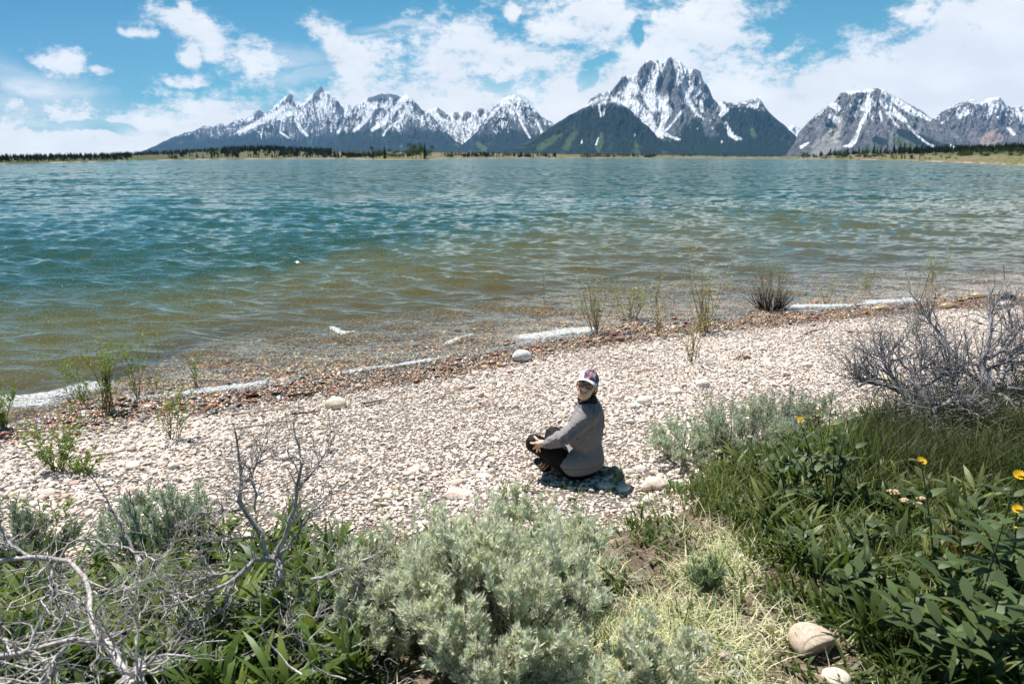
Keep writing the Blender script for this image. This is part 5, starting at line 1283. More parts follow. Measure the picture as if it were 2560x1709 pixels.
def dead_limbs(r, limbs, Yb, r0=.02, subs=26, sub_len=.28, depth=3, spread=.8, crook=.28, up=.1, thin=.007, lim_tip=.35):
    """limbs: traced polylines (px, py, dy, radius factor)"""
    out = []
    for lm in limbs:
        pts = np.array([at_y(q[0], q[1], Yb + q[2]) for q in lm]); rf = np.array([q[3] for q in lm])
        M = 14; P = resample(pts, M); P += r.normal(0, .004, P.shape); tt_ = np.linspace(0, 1, M); rad = np.interp(tt_, np.linspace(0, 1, len(rf)), rf) * r0
        out.append((P, rad * (1 + .15 * np.sin(tt_ * 23 + r.uniform(0, 6))), 0))
        for k in range(subs):
            i = r.randint(3, M); dd = norm(norm(P[i] - P[i - 1]) + norm(r.normal(size=3)) * spread)
            grow(r, P[i], dd, sub_len * r.uniform(.4, 1.1), min(thin, rad[i] * .7), 1, depth, out, spread * .8, up, (2, 4), crook, 6, .5, (.4, .7))
    return out

# --- the big sagebrush in the middle of the foreground, and its neighbours
sagebrush(1240, 1740, 640, .56, 1001, 'large silvery green sagebrush filling the bottom centre of the foreground', 56, 56000, (.66, .68, .54), L=.025, W=.0058, lean=(0, .15), depthf=.9)
sagebrush(1330, 1500, 430, .48, 1002, 'rounded silvery sagebrush just behind the large one in the foreground, below the person', 34, 34000, (.64, .665, .52), L=.023, W=.0052)
sagebrush(990, 1600, 400, .46, 1003, 'silvery sagebrush at the left flank of the large foreground one', 30, 32000, (.64, .665, .52), L=.023, W=.0052)
sagebrush(1640, 1745, 300, .30, 1004, 'low silvery sagebrush cut by the bottom edge, right of centre', 16, 8000, (.64, .655, .52))
sagebrush(400, 1390, 330, .46, 1005, 'grey green sagebrush behind the dead branches at the left', 24, 12000, (.40, .47, .35), L=.024, W=.006)
sagebrush(60, 1430, 260, .40, 1006, 'dark grey green sagebrush at the left edge', 18, 7000, (.26, .31, .23))
sagebrush(1860, 1148, 300, .46, 1007, 'sagebrush with bare twigs mixed in, standing right of the person on the bank edge', 34, 14000, (.46, .51, .38), L=.024, W=.005, rad=.008)
sagebrush(1715, 1150, 210, .34, 1008, 'low silvery sagebrush spilling onto the gravel just right of the person', 20, 9000, (.52, .58, .44), L=.026, W=.005)
sagebrush(1980, 1085, 230, .42, 1009, 'sagebrush between the twiggy one and the yellow flower', 20, 8000, (.38, .44, .32), L=.024, W=.005)
sagebrush(1770, 1475, 110, .20, 1010, 'small feathery sagebrush seedling on the grassy bank', 8, 2200, (.26, .34, .20), L=.022, W=.005)

# --- dead shrub at the left, limbs traced
r = RS(1101); YD = 2.75
limbs = [[(672,1640,-.35,2.6),(690,1520,-.2,2.2),(700,1420,-.05,1.9),(694,1390,0,1.7)],
 [(694,1392,0,1.6),(715,1340,.02,1.2),(735,1270,.03,.95),(742,1215,.05,.85),(752,1160,.06,.6),(748,1110,.08,.42),(731,1060,.1,.25)],
 [(742,1230,.05,.6),(775,1195,.08,.45),(800,1150,.1,.3),(838,1088,.12,.18)],
 [(670,1392,0,1.4),(650,1340,.02,1.1),(630,1300,.04,1.0),(605,1270,.05,1.1),(598,1240,.05,.8),(602,1190,.06,.7),(594,1130,.07,.5),(590,1080,.08,.3)],
 [(610,1205,.05,.5),(640,1170,.07,.45),(655,1120,.08,.3),(668,1080,.1,.15)],
 [(636,1285,.03,.5),(640,1230,.04,.4),(622,1160,.05,.3)],
 [(696,1400,0,1.2),(640,1395,-.1,1.0),(600,1430,-.2,.9),(575,1455,-.25,.8),(490,1490,-.35,.5),(400,1530,-.4,.3)],
 [(590,1430,-.2,.8),(540,1440,-.25,.5),(480,1450,-.3,.3)], [(585,1445,-.2,.7),(560,1520,-.3,.5),(500,1565,-.35,.3)],
 [(700,1390,0,.8),(740,1340,-.05,.6),(770,1285,-.05,.5),(810,1255,0,.3),(850,1200,.02,.15)],
 [(780,1450,-.3,.8),(850,1425,-.3,.7),(890,1405,-.25,.5),(950,1380,-.2,.3)], [(880,1402,-.25,.7),(920,1440,-.3,.6),(965,1480,-.35,.4)],
 [(690,1720,-.5,1.0),(720,1640,-.45,.9),(728,1560,-.4,.5)],[(600,1275,.05,.6),(560,1275,.0,.4),(500,1285,-.05,.25)],[(640,1340,0,.6),(560,1350,-.1,.4),(480,1345,-.15,.2)]]
root = thing('dead_shrub', 'twisted dead grey shrub with bare forked branches, standing left of centre', 'shrub', on_ground(690, 1640))
out = dead_limbs(r, limbs, YD, .0105, 20, .17, 2, .85, .3, .12, .0034)
V, F = wood_mesh(out, (8, 5, 4, 3)); part('branches', V, F, m_wood, root, C=wcol(V, (.34, .315, .30), .9, 1))
# --- fallen dead branches at the far left
r = RS(1102)
limbs = [[(-40,1410,.2,1.4),(60,1390,.1,1.3),(75,1392,.1,1.4),(170,1398,0,1.3),(205,1425,-.05,1.4),(222,1480,-.15,1.1),(222,1540,-.3,1.2),(238,1585,-.4,1.5),(285,1615,-.5,1.4),(300,1650,-.55,1.6),(330,1720,-.7,2.0)],
 [(70,1392,.1,1.0),(20,1350,.15,.8),(-10,1310,.2,.5)],[(-30,1645,-.5,1.2),(60,1630,-.5,1.3),(180,1598,-.45,1.0),(285,1612,-.5,1.2)],[(175,1600,-.5,1.0),(140,1650,-.55,1.1),(105,1720,-.6,1.3)],
 [(130,1430,.0,.8),(125,1470,-.1,.8),(150,1500,-.15,.5)],[(150,1400,.05,.5),(170,1355,.1,.6),(240,1348,.15,.6),(320,1370,.15,.6),(380,1400,.1,.4)],[(345,1650,-.6,1.4),(345,1700,-.7,1.2)],[(220,1500,-.2,.4),(330,1465,-.1,.35),(360,1450,-.05,.2)],[(-20,1590,-.4,.8),(40,1620,-.45,.7)]]
root = thing('dead_branch', 'thick grey fallen branches lying across the leafy plants in the bottom left corner', 'branch', on_ground(200, 1640))
out = dead_limbs(r, limbs, 2.35, .0072, 20, .2, 2, .9, .3, .1, .0038)
V, F = wood_mesh(out, (8, 5, 4, 3)); part('branches', V, F, m_wood, root, C=wcol(V, (.40, .37, .35), .9, 2))
r2 = RS(1110); out = []
for k in range(110):
    q0 = on_ground(r2.uniform(-80, 960), r2.uniform(1400, 1780)); a = r2.uniform(0, 6.28)
    grow(r2, q0 + [0, 0, r2.uniform(0, .2)], norm(np.array([math.cos(a), math.sin(a) * .8, r2.uniform(.0, .8)])), r2.uniform(.12, .34), r2.uniform(.002, .005), 0, 2, out, .7, .1, (2, 5), .3, 6, .4, (.4, .7))
V, F = wood_mesh(out, (5, 4, 3)); tag(part('dead_twigs', V, F, m_wood, C=wcol(V, (.50, .465, .44), .9, 12)), 'silvery tangle of thin dead twigs over the plants at the bottom left', 'twigs', kind='stuff')
root = thing('dead_shrub', 'small dead shrub of dark twigs above the grey green sagebrush at the left', 'shrub', on_ground(330, 1370))
r = RS(1103); out = dead_limbs(r, [[(350,1400,.0,1.),(300,1310,.1,.8),(265,1250,.15,.5),(225,1190,.2,.25)],[(345,1330,.05,.6),(330,1260,.1,.4),(318,1225,.1,.2)],[(400,1400,0,.8),(455,1320,.05,.5),(460,1250,.1,.25)]], 3.0, .011, 7, .14, 2, .8, .3, .15, .004)
V, F = wood_mesh(out, (6, 5, 4, 3)); part('branches', V, F, m_wood, root, C=wcol(V, (.26, .235, .23), .5, 3))

# --- big dead sagebrush at the right
r = RS(1104); YR = 4.9
def z2(q): return [(2080 + a / 3.565, 760 + b / 3.565, c, d) for a, b, c, d in q]
limbs = [z2([(770,1010,-.1,2.2),(700,880,0,1.7),(660,780,.05,1.2),(580,700,.1,.9),(500,600,.15,.8),(510,530,.15,.6),(560,490,.2,.5),(650,480,.25,.3)]),
 z2([(740,900,0,1.2),(740,800,.0,1.0),(775,730,.05,.9),(775,680,.1,.6),(800,580,.15,.4),(760,440,.2,.2)]), z2([(770,740,.05,.6),(900,690,.1,.5),(980,620,.15,.4),(1030,560,.2,.2)]),
 z2([(640,800,.05,.6),(460,725,.1,.5),(300,700,.1,.4),(230,650,.1,.3),(250,560,.1,.2)]), z2([(580,690,.1,.4),(430,670,.1,.35),(270,620,.1,.2)]), z2([(490,580,.15,.4),(480,480,.2,.3),(420,360,.25,.15)]),
 z2([(1400,900,.1,2.8),(1400,740,.15,2.0),(1360,640,.2,1.3),(1340,520,.25,1.1),(1390,380,.3,.9),(1400,200,.4,.6),(1430,40,.5,.35)]),
 z2([(1370,660,.2,1.0),(1300,540,.25,.8),(1130,500,.3,.6),(1040,390,.4,.6),(960,270,.5,.5),(860,140,.6,.4),(790,0,.7,.25)]), z2([(1400,740,.15,1.1),(1210,610,.2,.8),(1080,590,.2,.5),(940,560,.25,.25)]),
 z2([(1440,740,.1,1.2),(1560,760,.1,1.),(1750,750,.1,.8)]), z2([(1400,480,.25,.8),(1530,400,.3,.7),(1650,260,.35,.5),(1711,180,.4,.3)]), z2([(1480,700,.1,.9),(1530,600,.2,.8),(1560,520,.2,.5),(1680,380,.3,.3)]),
 z2([(1300,900,-.1,1.6),(1180,830,0,1.2),(1110,740,.05,1.1),(1080,680,.1,.7),(1060,620,.1,.5),(1180,560,.15,.2)]), z2([(1280,830,-.1,1.0),(1100,840,-.15,.9),(1000,900,-.2,1.),(900,930,-.2,1.1),(910,1000,-.25,1.2),(905,1120,-.3,1.2)]),
 z2([(900,940,-.2,.7),(840,980,-.25,.6),(825,1090,-.3,.5)]), z2([(960,930,-.2,.6),(975,1000,-.25,.5),(960,1110,-.3,.4)]), z2([(1000,940,-.2,.7),(1090,995,-.25,.6),(1180,1030,-.3,.35)]), z2([(1400,860,-.1,1.0),(1300,910,-.15,.9),(1100,900,-.2,.6),(760,880,-.2,.4)]),
 z2([(770,1000,-.1,1.4),(720,1090,-.15,1.2),(650,1200,-.2,1.3),(620,1300,-.25,1.2)]), z2([(1480,800,0,.8),(1600,870,-.1,.7),(1720,960,-.15,.5)]), z2([(1350,640,.2,.8),(1420,560,.25,.6),(1560,520,.3,.5),(1720,530,.3,.3)])]
root = thing('dead_sagebrush', 'dense dead sagebrush, a tangle of silver grey twigs at the right edge', 'shrub', on_ground(2440, 1080))
out = dead_limbs(r, limbs, YR, .022, 26, .36, 3, .78, .26, .2, .0055)
o2 = [o for o in out if True]
V, F = wood_mesh(o2, (8, 5, 4, 3)); part('branches', V, F, m_wood, root, C=wcol(V, (.27, .255, .26), .8, 4))
# bare twigs above the two sagebrushes right of the person
root = thing('dead_twigs', 'bare pale twigs rising out of the sagebrush right of the person', 'shrub', on_ground(1880, 1130))
r = RS(1105); out = []
p0 = on_ground(1880, 1120)
for k in range(26):
    a = r.uniform(0, 6.28); grow(r, p0 + np.array([math.cos(a) * .1, math.sin(a) * .08, 0]), norm(np.array([math.cos(a) * .7, math.sin(a) * .6, .75])), r.uniform(.22, .42), .0055, 0, 3, out, .6, .12, (2, 4), .2, 6, .45, (.45, .7))
V, F = wood_mesh(out, (5, 4, 3, 3)); part('branches', V, F, m_wood, root, C=wcol(V, (.33, .31, .31), .5, 5))

# --- willow sprigs along the waterline
def willow(px, py, hpx, wpx, n, label, seed, dense=26, colr=(.15, .20, .055), stemc=(.16, .10, .055), Ln=.035, dark=1., cat_='willow'):
    p = on_ground(px, py); d = p[1] * cP + (CH - p[2]) * sP; H_ = hpx / FPX * d * 1.06; Wr = wpx / FPX * d / 2 * 1.5; r = RS(seed)
    root = thing('willow_sprig', label, 'plant', p, 'willow sprigs along the waterline'); out = []
    for k in range(n):
        a = r.uniform(0, 6.28); q = r.uniform(0, 1); t_ = np.array([math.cos(a) * Wr * q, math.sin(a) * Wr * q * .6, H_ * r.uniform(.55, 1.)])
        grow(r, p + np.array([r.normal(0, Wr * .08), r.normal(0, Wr * .08), -.03]), norm(t_), np.linalg.norm(t_) * .8, .0030 * (H_ / .5) ** .5 + .001, 0, 2, out, .40, .07, (3, 5), .07, 6, .4, (.3, .5))
    V, F = wood_mesh(out, (4, 3, 3)); part('stems', V, F, m_wood, root, C=wcol(V, stemc, .3, seed))
    s = d / 9.
    V, F, C = leaves_along(r, out, int(n * dense * 2.2), Ln * max(1, s ** .5), .008 * max(1., s), colr, .35, (0, 1, 2), 1.0, .8)
    part('foliage', V, F, m_green, root, C=C, smooth=False)
wl = [(270,1030,150,120,14,'leafy willow clump in the surf at the left, tallest there',40),(345,1000,150,60,6,'tall willow sprig right of the leafy clump in the surf',44),(215,1020,110,60,6,'thin willow sprig on the left side of the leafy clump',40),
  (10,1075,110,70,12,'dark willow clump at the left edge of the surf',40),(145,1178,120,120,16,'yellowish green willow clump on the left gravel',40),(215,1192,50,60,6,'small bright green willow shoot right of the yellowish clump',36),(110,960,70,50,4,'sparse willow twig standing in the water at the far left',20),
  (25,905,60,50,5,'dark willow tip showing above the water at the left edge',24),(430,1100,130,70,7,'slender green willow sprig between surf and gravel at the left',30),(490,975,90,24,3,'single willow stem left of the orange stone',26),(390,985,60,20,2,'single short willow stem in the strip of foam',20),
  (130,1400,170,60,5,'upright willow stem at the left in front of the gravel',24),(70,1370,130,50,4,'willow stem leaning left at the left edge',24),
  (1490,835,140,80,14,'bushy pale willow at the right end of the foam, above the cap',22),(1580,800,90,80,14,'reddish stemmed willow standing in shallow water',18),(1645,842,120,22,4,'slim willow stem between the reddish and the wide willow',18),(1760,830,170,130,16,'wide sparse willow with long arching stems',20),
  (1725,905,150,70,8,'pale willow sprig on the dry gravel below the wide one',20),(1640,760,90,20,3,'thin willow twig far out in the water',12),(1363,762,60,20,2,'thin twig in the water left of the bushy willow',10),(2285,838,90,60,10,'dry grassy willow tuft on the upper beach at the right',14),
  (2165,725,50,34,6,'small reddish willow in the shallows right of the dark clump',14),(2065,762,60,30,4,'short green willow at the water edge right of the dark clump',16),(2330,705,55,60,8,'green tuft of willow in the shallows far right',16),(2370,660,50,20,2,'lone twig standing in the water far right',10),(1545,765,55,14,2,'single twig right of the bushy willow in the water',10),
  (1100,800,20,8,1,'tiny twig tip sticking out of the water in the middle',6)]
for k_, (px, py, hp, wp, nn, lb, dn) in enumerate(wl):
    near = py > 900
    willow(px, py, hp, wp, nn, lb, 1200 + k_, dn, (.20, .27, .07) if px < 700 else (.34, .37, .18), (.12, .09, .05) if px < 700 else (.20, .11, .06))
# dark flooded bush
p = on_ground(1925, 775); r = RS(1250); root = thing('flooded_bush', 'dark rounded bush of wet stems standing at the waterline, pale shoots above it', 'shrub', p); out = []
for k in range(90):
    a = r.uniform(0, 6.28); q = r.uniform(.2, 1); t_ = np.array([math.cos(a) * .42 * q, math.sin(a) * .4 * q, .36 * (1.15 - .5 * q)]); grow(r, p + np.array([math.cos(a) * .1, math.sin(a) * .1, -.05]), norm(t_), np.linalg.norm(t_) * .9, .006, 0, 1, out, .3, .1, (3, 5), .08, 6, .5, (.3, .5))
V, F = wood_mesh(out, (4, 3)); part('stems', V, F, m_wood, root, C=wcol(V, (.035, .026, .02), .4, 7))
out = []
for k in range(26):
    a = r.uniform(0, 6.28); q = r.uniform(.1, 1); t_ = np.array([math.cos(a) * .5 * q - .05, math.sin(a) * .4 * q, .70 * (1.1 - .5 * q)]); grow(r, p + np.array([math.cos(a) * .1, math.sin(a) * .1, .1]), norm(t_), np.linalg.norm(t_) * .8, .004, 0, 2, out, .35, .2, (2, 4), .08, 6, .5, (.3, .5))
V, F = wood_mesh(out, (4, 3, 3)); part('shoots', V, F, m_wood, root, C=wcol(V, (.26, .21, .16), .3, 8))
V, F, C = leaves_along(r, out, 900, .03, .008, (.26, .27, .15), .3, (1, 2)); part('foliage', V, F, m_green, root, C=C, smooth=False)

# --- broad leaved clumps (stuff: nobody could count the leaves of the ground cover)
def field(n, poly_fn, seed):
    r = RS(seed); X, Y = [], []
    while sum(map(len, X)) < n:
        x = r.uniform(-4.5, 7, n * 2); y = r.uniform(1.0, 8, n * 2); z = ground_z(x, y, False); px, py = proj(np.stack([x, y, z], 1))
        k = poly_fn(px, py, x, y, r) & (px > -250) & (px < 2800) & (py < 2150) & (y > 1.15); X.append(x[k]); Y.append(y[k])
    X = np.concatenate(X)[:n]; Y = np.concatenate(Y)[:n]; return X, Y, ground_z(X, Y), r
def zoneA(px, py): return px - np.interp(py, [1000, 1130, 1300, 1500, 1709, 2000], [1500, 1670, 1830, 2040, 2220, 2380])
def bankd(x, y): return ybank(x) - y + .22 * fbm(x * 2.2, y * 2.2, 501, 3)
def tufts(X, Y, Zg, r, per, L, W, cols, spread=.035, lean=.35, bendf=.5, m=3, prof=lambda t: (1., .9, .6, .06)[int(round(t * 3))], side=None):
    n = len(X) * per; P = np.stack([rep(X, per), rep(Y, per), rep(Zg, per)], 1) + np.stack([r.normal(0, spread, n), r.normal(0, spread, n), np.full(n, -.005)], 1)
    a = r.uniform(0, 6.28, n); ln = np.abs(r.normal(0, lean, n)); D = norm(np.stack([np.cos(a) * ln, np.sin(a) * ln, np.ones(n)], 1)); S = np.stack([-np.sin(a + r.normal(0, .5, n)), np.cos(a), 0 * a], 1); S = norm(S)
    LL = rep(L, per) * r.uniform(.5, 1.2, n); bend = np.stack([np.cos(a) * LL * bendf * r.uniform(0, 1, n), np.sin(a) * LL * bendf * r.uniform(0, 1, n), -LL * bendf * .45 * r.uniform(.2, 1.3, n)], 1)
    V, F = blades(P, D, S, LL, W * r.uniform(.6, 1.3, n), prof, bend, m=m)
    c = rep(cols, per) * r.uniform(.65, 1.35, (n, 1)); return V, F, rep(np.clip(c, .004, .9), (m + 1) * 2)
# green grass: mostly right; straw in the middle
def f_green(px, py, x, y, r):
    w = sstep(-60, 130, zoneA(px, py) + 130 * fbm(x * 2, y * 2, 511, 3)) * .9 + .07 + .35 * sstep(800, 500, px)
    clump = sstep(-.08, .22, fbm(x * 4.5, y * 4.5, 512, 3) + .25 * fbm(x * 1.2, y * 1.2, 513, 2))
    return (bankd(x, y) > .06) & (r.uniform(size=len(x)) < w * (.06 + clump))
X, Y, Zg, r = field(3000, f_green, 2001); pxg, _ = proj(np.stack([X, Y, Zg], 1))
gc = np.where((r.uniform(size=len(X)) < .8)[:, None], np.array([.100, .135, .034]), np.array([.22, .22, .08])); _, pyg = proj(np.stack([X, Y, Zg], 1)); shade_zone = sstep(2080, 2200, pxg) * sstep(1380, 1200, pyg); Lh = .07 + .05 * sstep(1900, 2400, pxg) + .22 * r.uniform(size=len(X)) ** 3 + .20 * shade_zone; gc = gc * (1 - .6 * shade_zone)[:, None]  # below the dead sagebrush: taller tufts, with its shade painted into their colour
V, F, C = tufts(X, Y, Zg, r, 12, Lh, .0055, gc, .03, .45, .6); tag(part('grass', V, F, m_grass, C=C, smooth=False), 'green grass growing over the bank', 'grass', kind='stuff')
def f_straw(px, py, x, y, r):
    w = sstep(1300, 1420, px) * sstep(2050, 1700, px) * (.25 + .75 * sstep(1300, 1420, py)) * .85 + .05; bare = fbm(x * 2.4, y * 2.4, 515, 3)
    return (bankd(x, y) > .08) & (r.uniform(size=len(x)) < w * sstep(-.1, .2, bare - .04 - .35 * np.exp(-((px - 1720) / 130) ** 2 - ((py - 1260) / 90) ** 2) + .3 * sstep(1400, 1600, py)))
X, Y, Zg, r = field(1500, f_straw, 2002)
gc = np.where((r.uniform(size=len(X)) < .6)[:, None], np.array([.64, .60, .42]), np.array([.36, .41, .20]))
V, F, C = tufts(X, Y, Zg, r, 9, np.full(len(X), .13), .0042, gc, .05, 1.5, .9); tag(part('dry_grass', V, F, m_grass, C=C, smooth=False), 'flattened straw coloured grass right of the large sagebrush', 'grass', kind='stuff')
# sparse blades on gravel near the bank
def f_sp(px, py, x, y, r): b = ybank(x) - y; return (b > -1.0) & (b < .1) & (r.uniform(size=len(x)) < .25 * np.exp(np.minimum(b, 0) * 3.))
X, Y, Zg, r = field(260, f_sp, 2003); V, F, C = tufts(X, Y, Zg, r, 12, np.full(len(X), .11), .004, np.tile([.17, .22, .07], (len(X), 1)), .02, .5)
tag(part('sparse_grass', V, F, m_grass, C=C, smooth=False), 'thin grass blades coming up through the gravel at the foot of the bank', 'grass', kind='stuff')
# ground cover: small rounded leaves
def f_cov(px, py, x, y, r):
    w = (sstep(-50, 90, zoneA(px, py)) * 1.3 + .9 * sstep(1000, 850, px) + .07) * (.1 + sstep(-.15, .15, fbm(x * 3, y * 3, 516, 3)))
    return (bankd(x, y) > .04) & (r.uniform(size=len(x)) < w)
X, Y, Zg, r = field(5200, f_cov, 2004); gc = np.where((r.uniform(size=len(X)) < .9)[:, None], np.array([.070, .100, .022]), np.array([.14, .13, .04]))
V, F, C = tufts(X, Y, Zg, r, 14, r.uniform(.04, .13, len(X)), .018, gc, .06, .7, .5, 3, lambda t: (.4, 1., .8, .1)[int(round(t * 3))])
tag(part('ground_cover', V, F, m_green, C=C, smooth=False), 'carpet of small green leaves on the bank', 'ground cover', kind='stuff')
# litter: dead twigs and straw lying on the soil
X, Y, Zg, r = field(5200, lambda px, py, x, y, r: bankd(x, y) > .03, 2005); n = len(X); a = r.uniform(0, 3.14, n); l = r.uniform(.02, .09, n)
P0 = np.stack([X, Y, Zg + r.uniform(.003, .03, n)], 1); d_ = np.stack([np.cos(a) * l, np.sin(a) * l, r.normal(0, .008, n)], 1); PPt = np.stack([P0 - d_, P0 + r.normal(0, .003, (n, 3)), P0 + d_], 1)
V, F = tubes(PPt, np.repeat(r.uniform(.0008, .0024, (n, 1)), 3, 1), 3); C = rep(np.array([.40, .33, .25]) * r.uniform(.35, 1.3, (n, 1)), 9)
tag(part('plant_litter', V, F, m_grass, C=C, smooth=False), 'dead twigs and straw scattered on the soil', 'litter', kind='stuff')

# --- leafy clumps at the left (large lance leaves): separate plants
def lance_plant(px, py, n, L, W, label, seed, colr=(.085, .130, .022), spread=.8, name='leafy_plant', group='broad leaved plants around the dead shrub'):
    p = on_ground(px, py); r = RS(seed); root = thing(name, label, 'plant', p, group)
    a = r.uniform(0, 6.283, n); e = r.uniform(.25, 1.15, n); D = norm(np.stack([np.cos(a) * e * spread, np.sin(a) * e * spread, np.full(n, 1.)], 1)); S = norm(np.stack([-np.sin(a), np.cos(a), r.normal(0, .3, n)], 1))
    LL = L * r.uniform(.55, 1.1, n); bend = np.stack([np.cos(a) * LL * .3, np.sin(a) * LL * .3, -LL * r.uniform(.05, .45, n)], 1)
    P = p + np.stack([r.normal(0, .03, n), r.normal(0, .03, n), np.zeros(n)], 1)
    V, F = blades(P, D, S, LL, W * r.uniform(.7, 1.2, n), lambda t: (.12, .55, .9, 1., .85, .5, .05)[int(round(t * 6))], bend, m=6)
    C = rep(np.array(colr) * r.uniform(.7, 1.4, (n, 1)) * (1 + r.normal(0, .05, (n, 3))), 14); part('foliage', V, F, m_green, root, C=np.clip(C, .005, .8))
lp = [(610,1500,'behind the dead shrub stump'),(520,1560,'left of the dead shrub stump'),(760,1400,'right of the dead shrub trunk'),(830,1370,'at the edge of the gravel right of the dead shrub'),(460,1450,'under the dead twigs of the small dead shrub'),(380,1560,'between the fallen branches and the dead shrub'),(700,1620,'in front of the dead shrub trunk'),
 (800,1560,'between the dead shrub and the large sagebrush'),(300,1500,'right of the fallen branch bend'),(560,1690,'at the bottom edge below the dead shrub'),(420,1690,'at the bottom edge right of the fallen branches'),(250,1690,'at the bottom edge between the fallen branches'),(650,1420,'behind the trunk fork of the dead shrub'),(540,1400,'above left of the trunk fork'),(130,1600,'inside the crook of the fallen branches'),(60,1520,'at the left edge above the fallen branch'),(850,1660,'at the bottom edge left of the large sagebrush'),(740,1330,'highest up the bank beside the dead shrub')]
lp += [(480,1620,'right of the lowest fallen branch'),(350,1440,'above the bend of the fallen branches'),(620,1620,'beside the base of the dead shrub'),(180,1500,'behind the fallen branches'),(900,1560,'on the left flank of the large sagebrush'),(30,1660,'in the bottom left corner'),(780,1480,'right of the dead shrub stump'),(430,1380,'in front of the grey green sagebrush at the left'),(700,1560,'touching the dead shrub trunk'),(880,1480,'between the pale fork stick and the large sagebrush')]
for k_, (px, py, lb) in enumerate(lp): lance_plant(px, py, 20 + k_ % 5, .25, .036, 'green lance leaved plant ' + lb, 2100 + k_)
rq = RS(2291); WD = []
for k in range(120):
    px, py = rq.uniform(-80, 920), rq.uniform(1350, 1800)
    if py < 1420 and px < 480: continue
    n = int(rq.uniform(9, 20)); L = rq.uniform(.14, .28); p = on_ground(px, py); a = rq.uniform(0, 6.283, n); e = rq.uniform(.2, 1.0, n)
    D = norm(np.stack([np.cos(a) * e * .8, np.sin(a) * e * .8, np.ones(n)], 1)); S = norm(np.stack([-np.sin(a), np.cos(a), rq.normal(0, .3, n)], 1)); LL = L * rq.uniform(.55, 1.1, n)
    V, F = blades(p + rq.normal(0, .03, (n, 3)) * [1, 1, 0] + np.outer(rq.uniform(0, .12, n), [0, 0, 1]), D, S, LL, L * .13 * rq.uniform(.6, 1.2, n), lambda t: (.12, .7, 1., .75, .05)[int(round(t * 4))], np.stack([np.cos(a) * LL * .3, np.sin(a) * LL * .3, -LL * rq.uniform(.05, .45, n)], 1), m=4)
    WD.append((V, F, rep(np.array((.075, .12, .02) if k % 4 else (.15, .19, .04)) * rq.uniform(.6, 1.4, (n, 1)), 10)))
V, F, C = cat(WD); tag(part('weeds', V, F, m_green, C=np.clip(C, .005, .8)), 'dense green weeds under the dead branches at the bottom left', 'weeds', kind='stuff')
# small succulent looking rosette at the corner of the bank
lance_plant(1690, 1225, 34, .10, .022, 'small glossy green plant at the bare soil corner beside the pinkish stone', 2150, (.07, .13, .03), 1., 'leafy_plant', None)
lance_plant(1395, 1185, 20, .13, .011, 'pale green seedling growing in front of the legs of the person', 2151, (.26, .30, .16), .7, 'seedling', None)
lance_plant(1532, 1215, 16, .12, .009, 'grassy seedling in the shadow behind the person', 2152, (.26, .32, .14), .5, 'seedling', None)
lance_plant(1548, 1190, 12, .11, .008, 'second grassy seedling in the shadow, farther from the camera', 2153, (.20, .27, .12), .5, 'seedling', None)

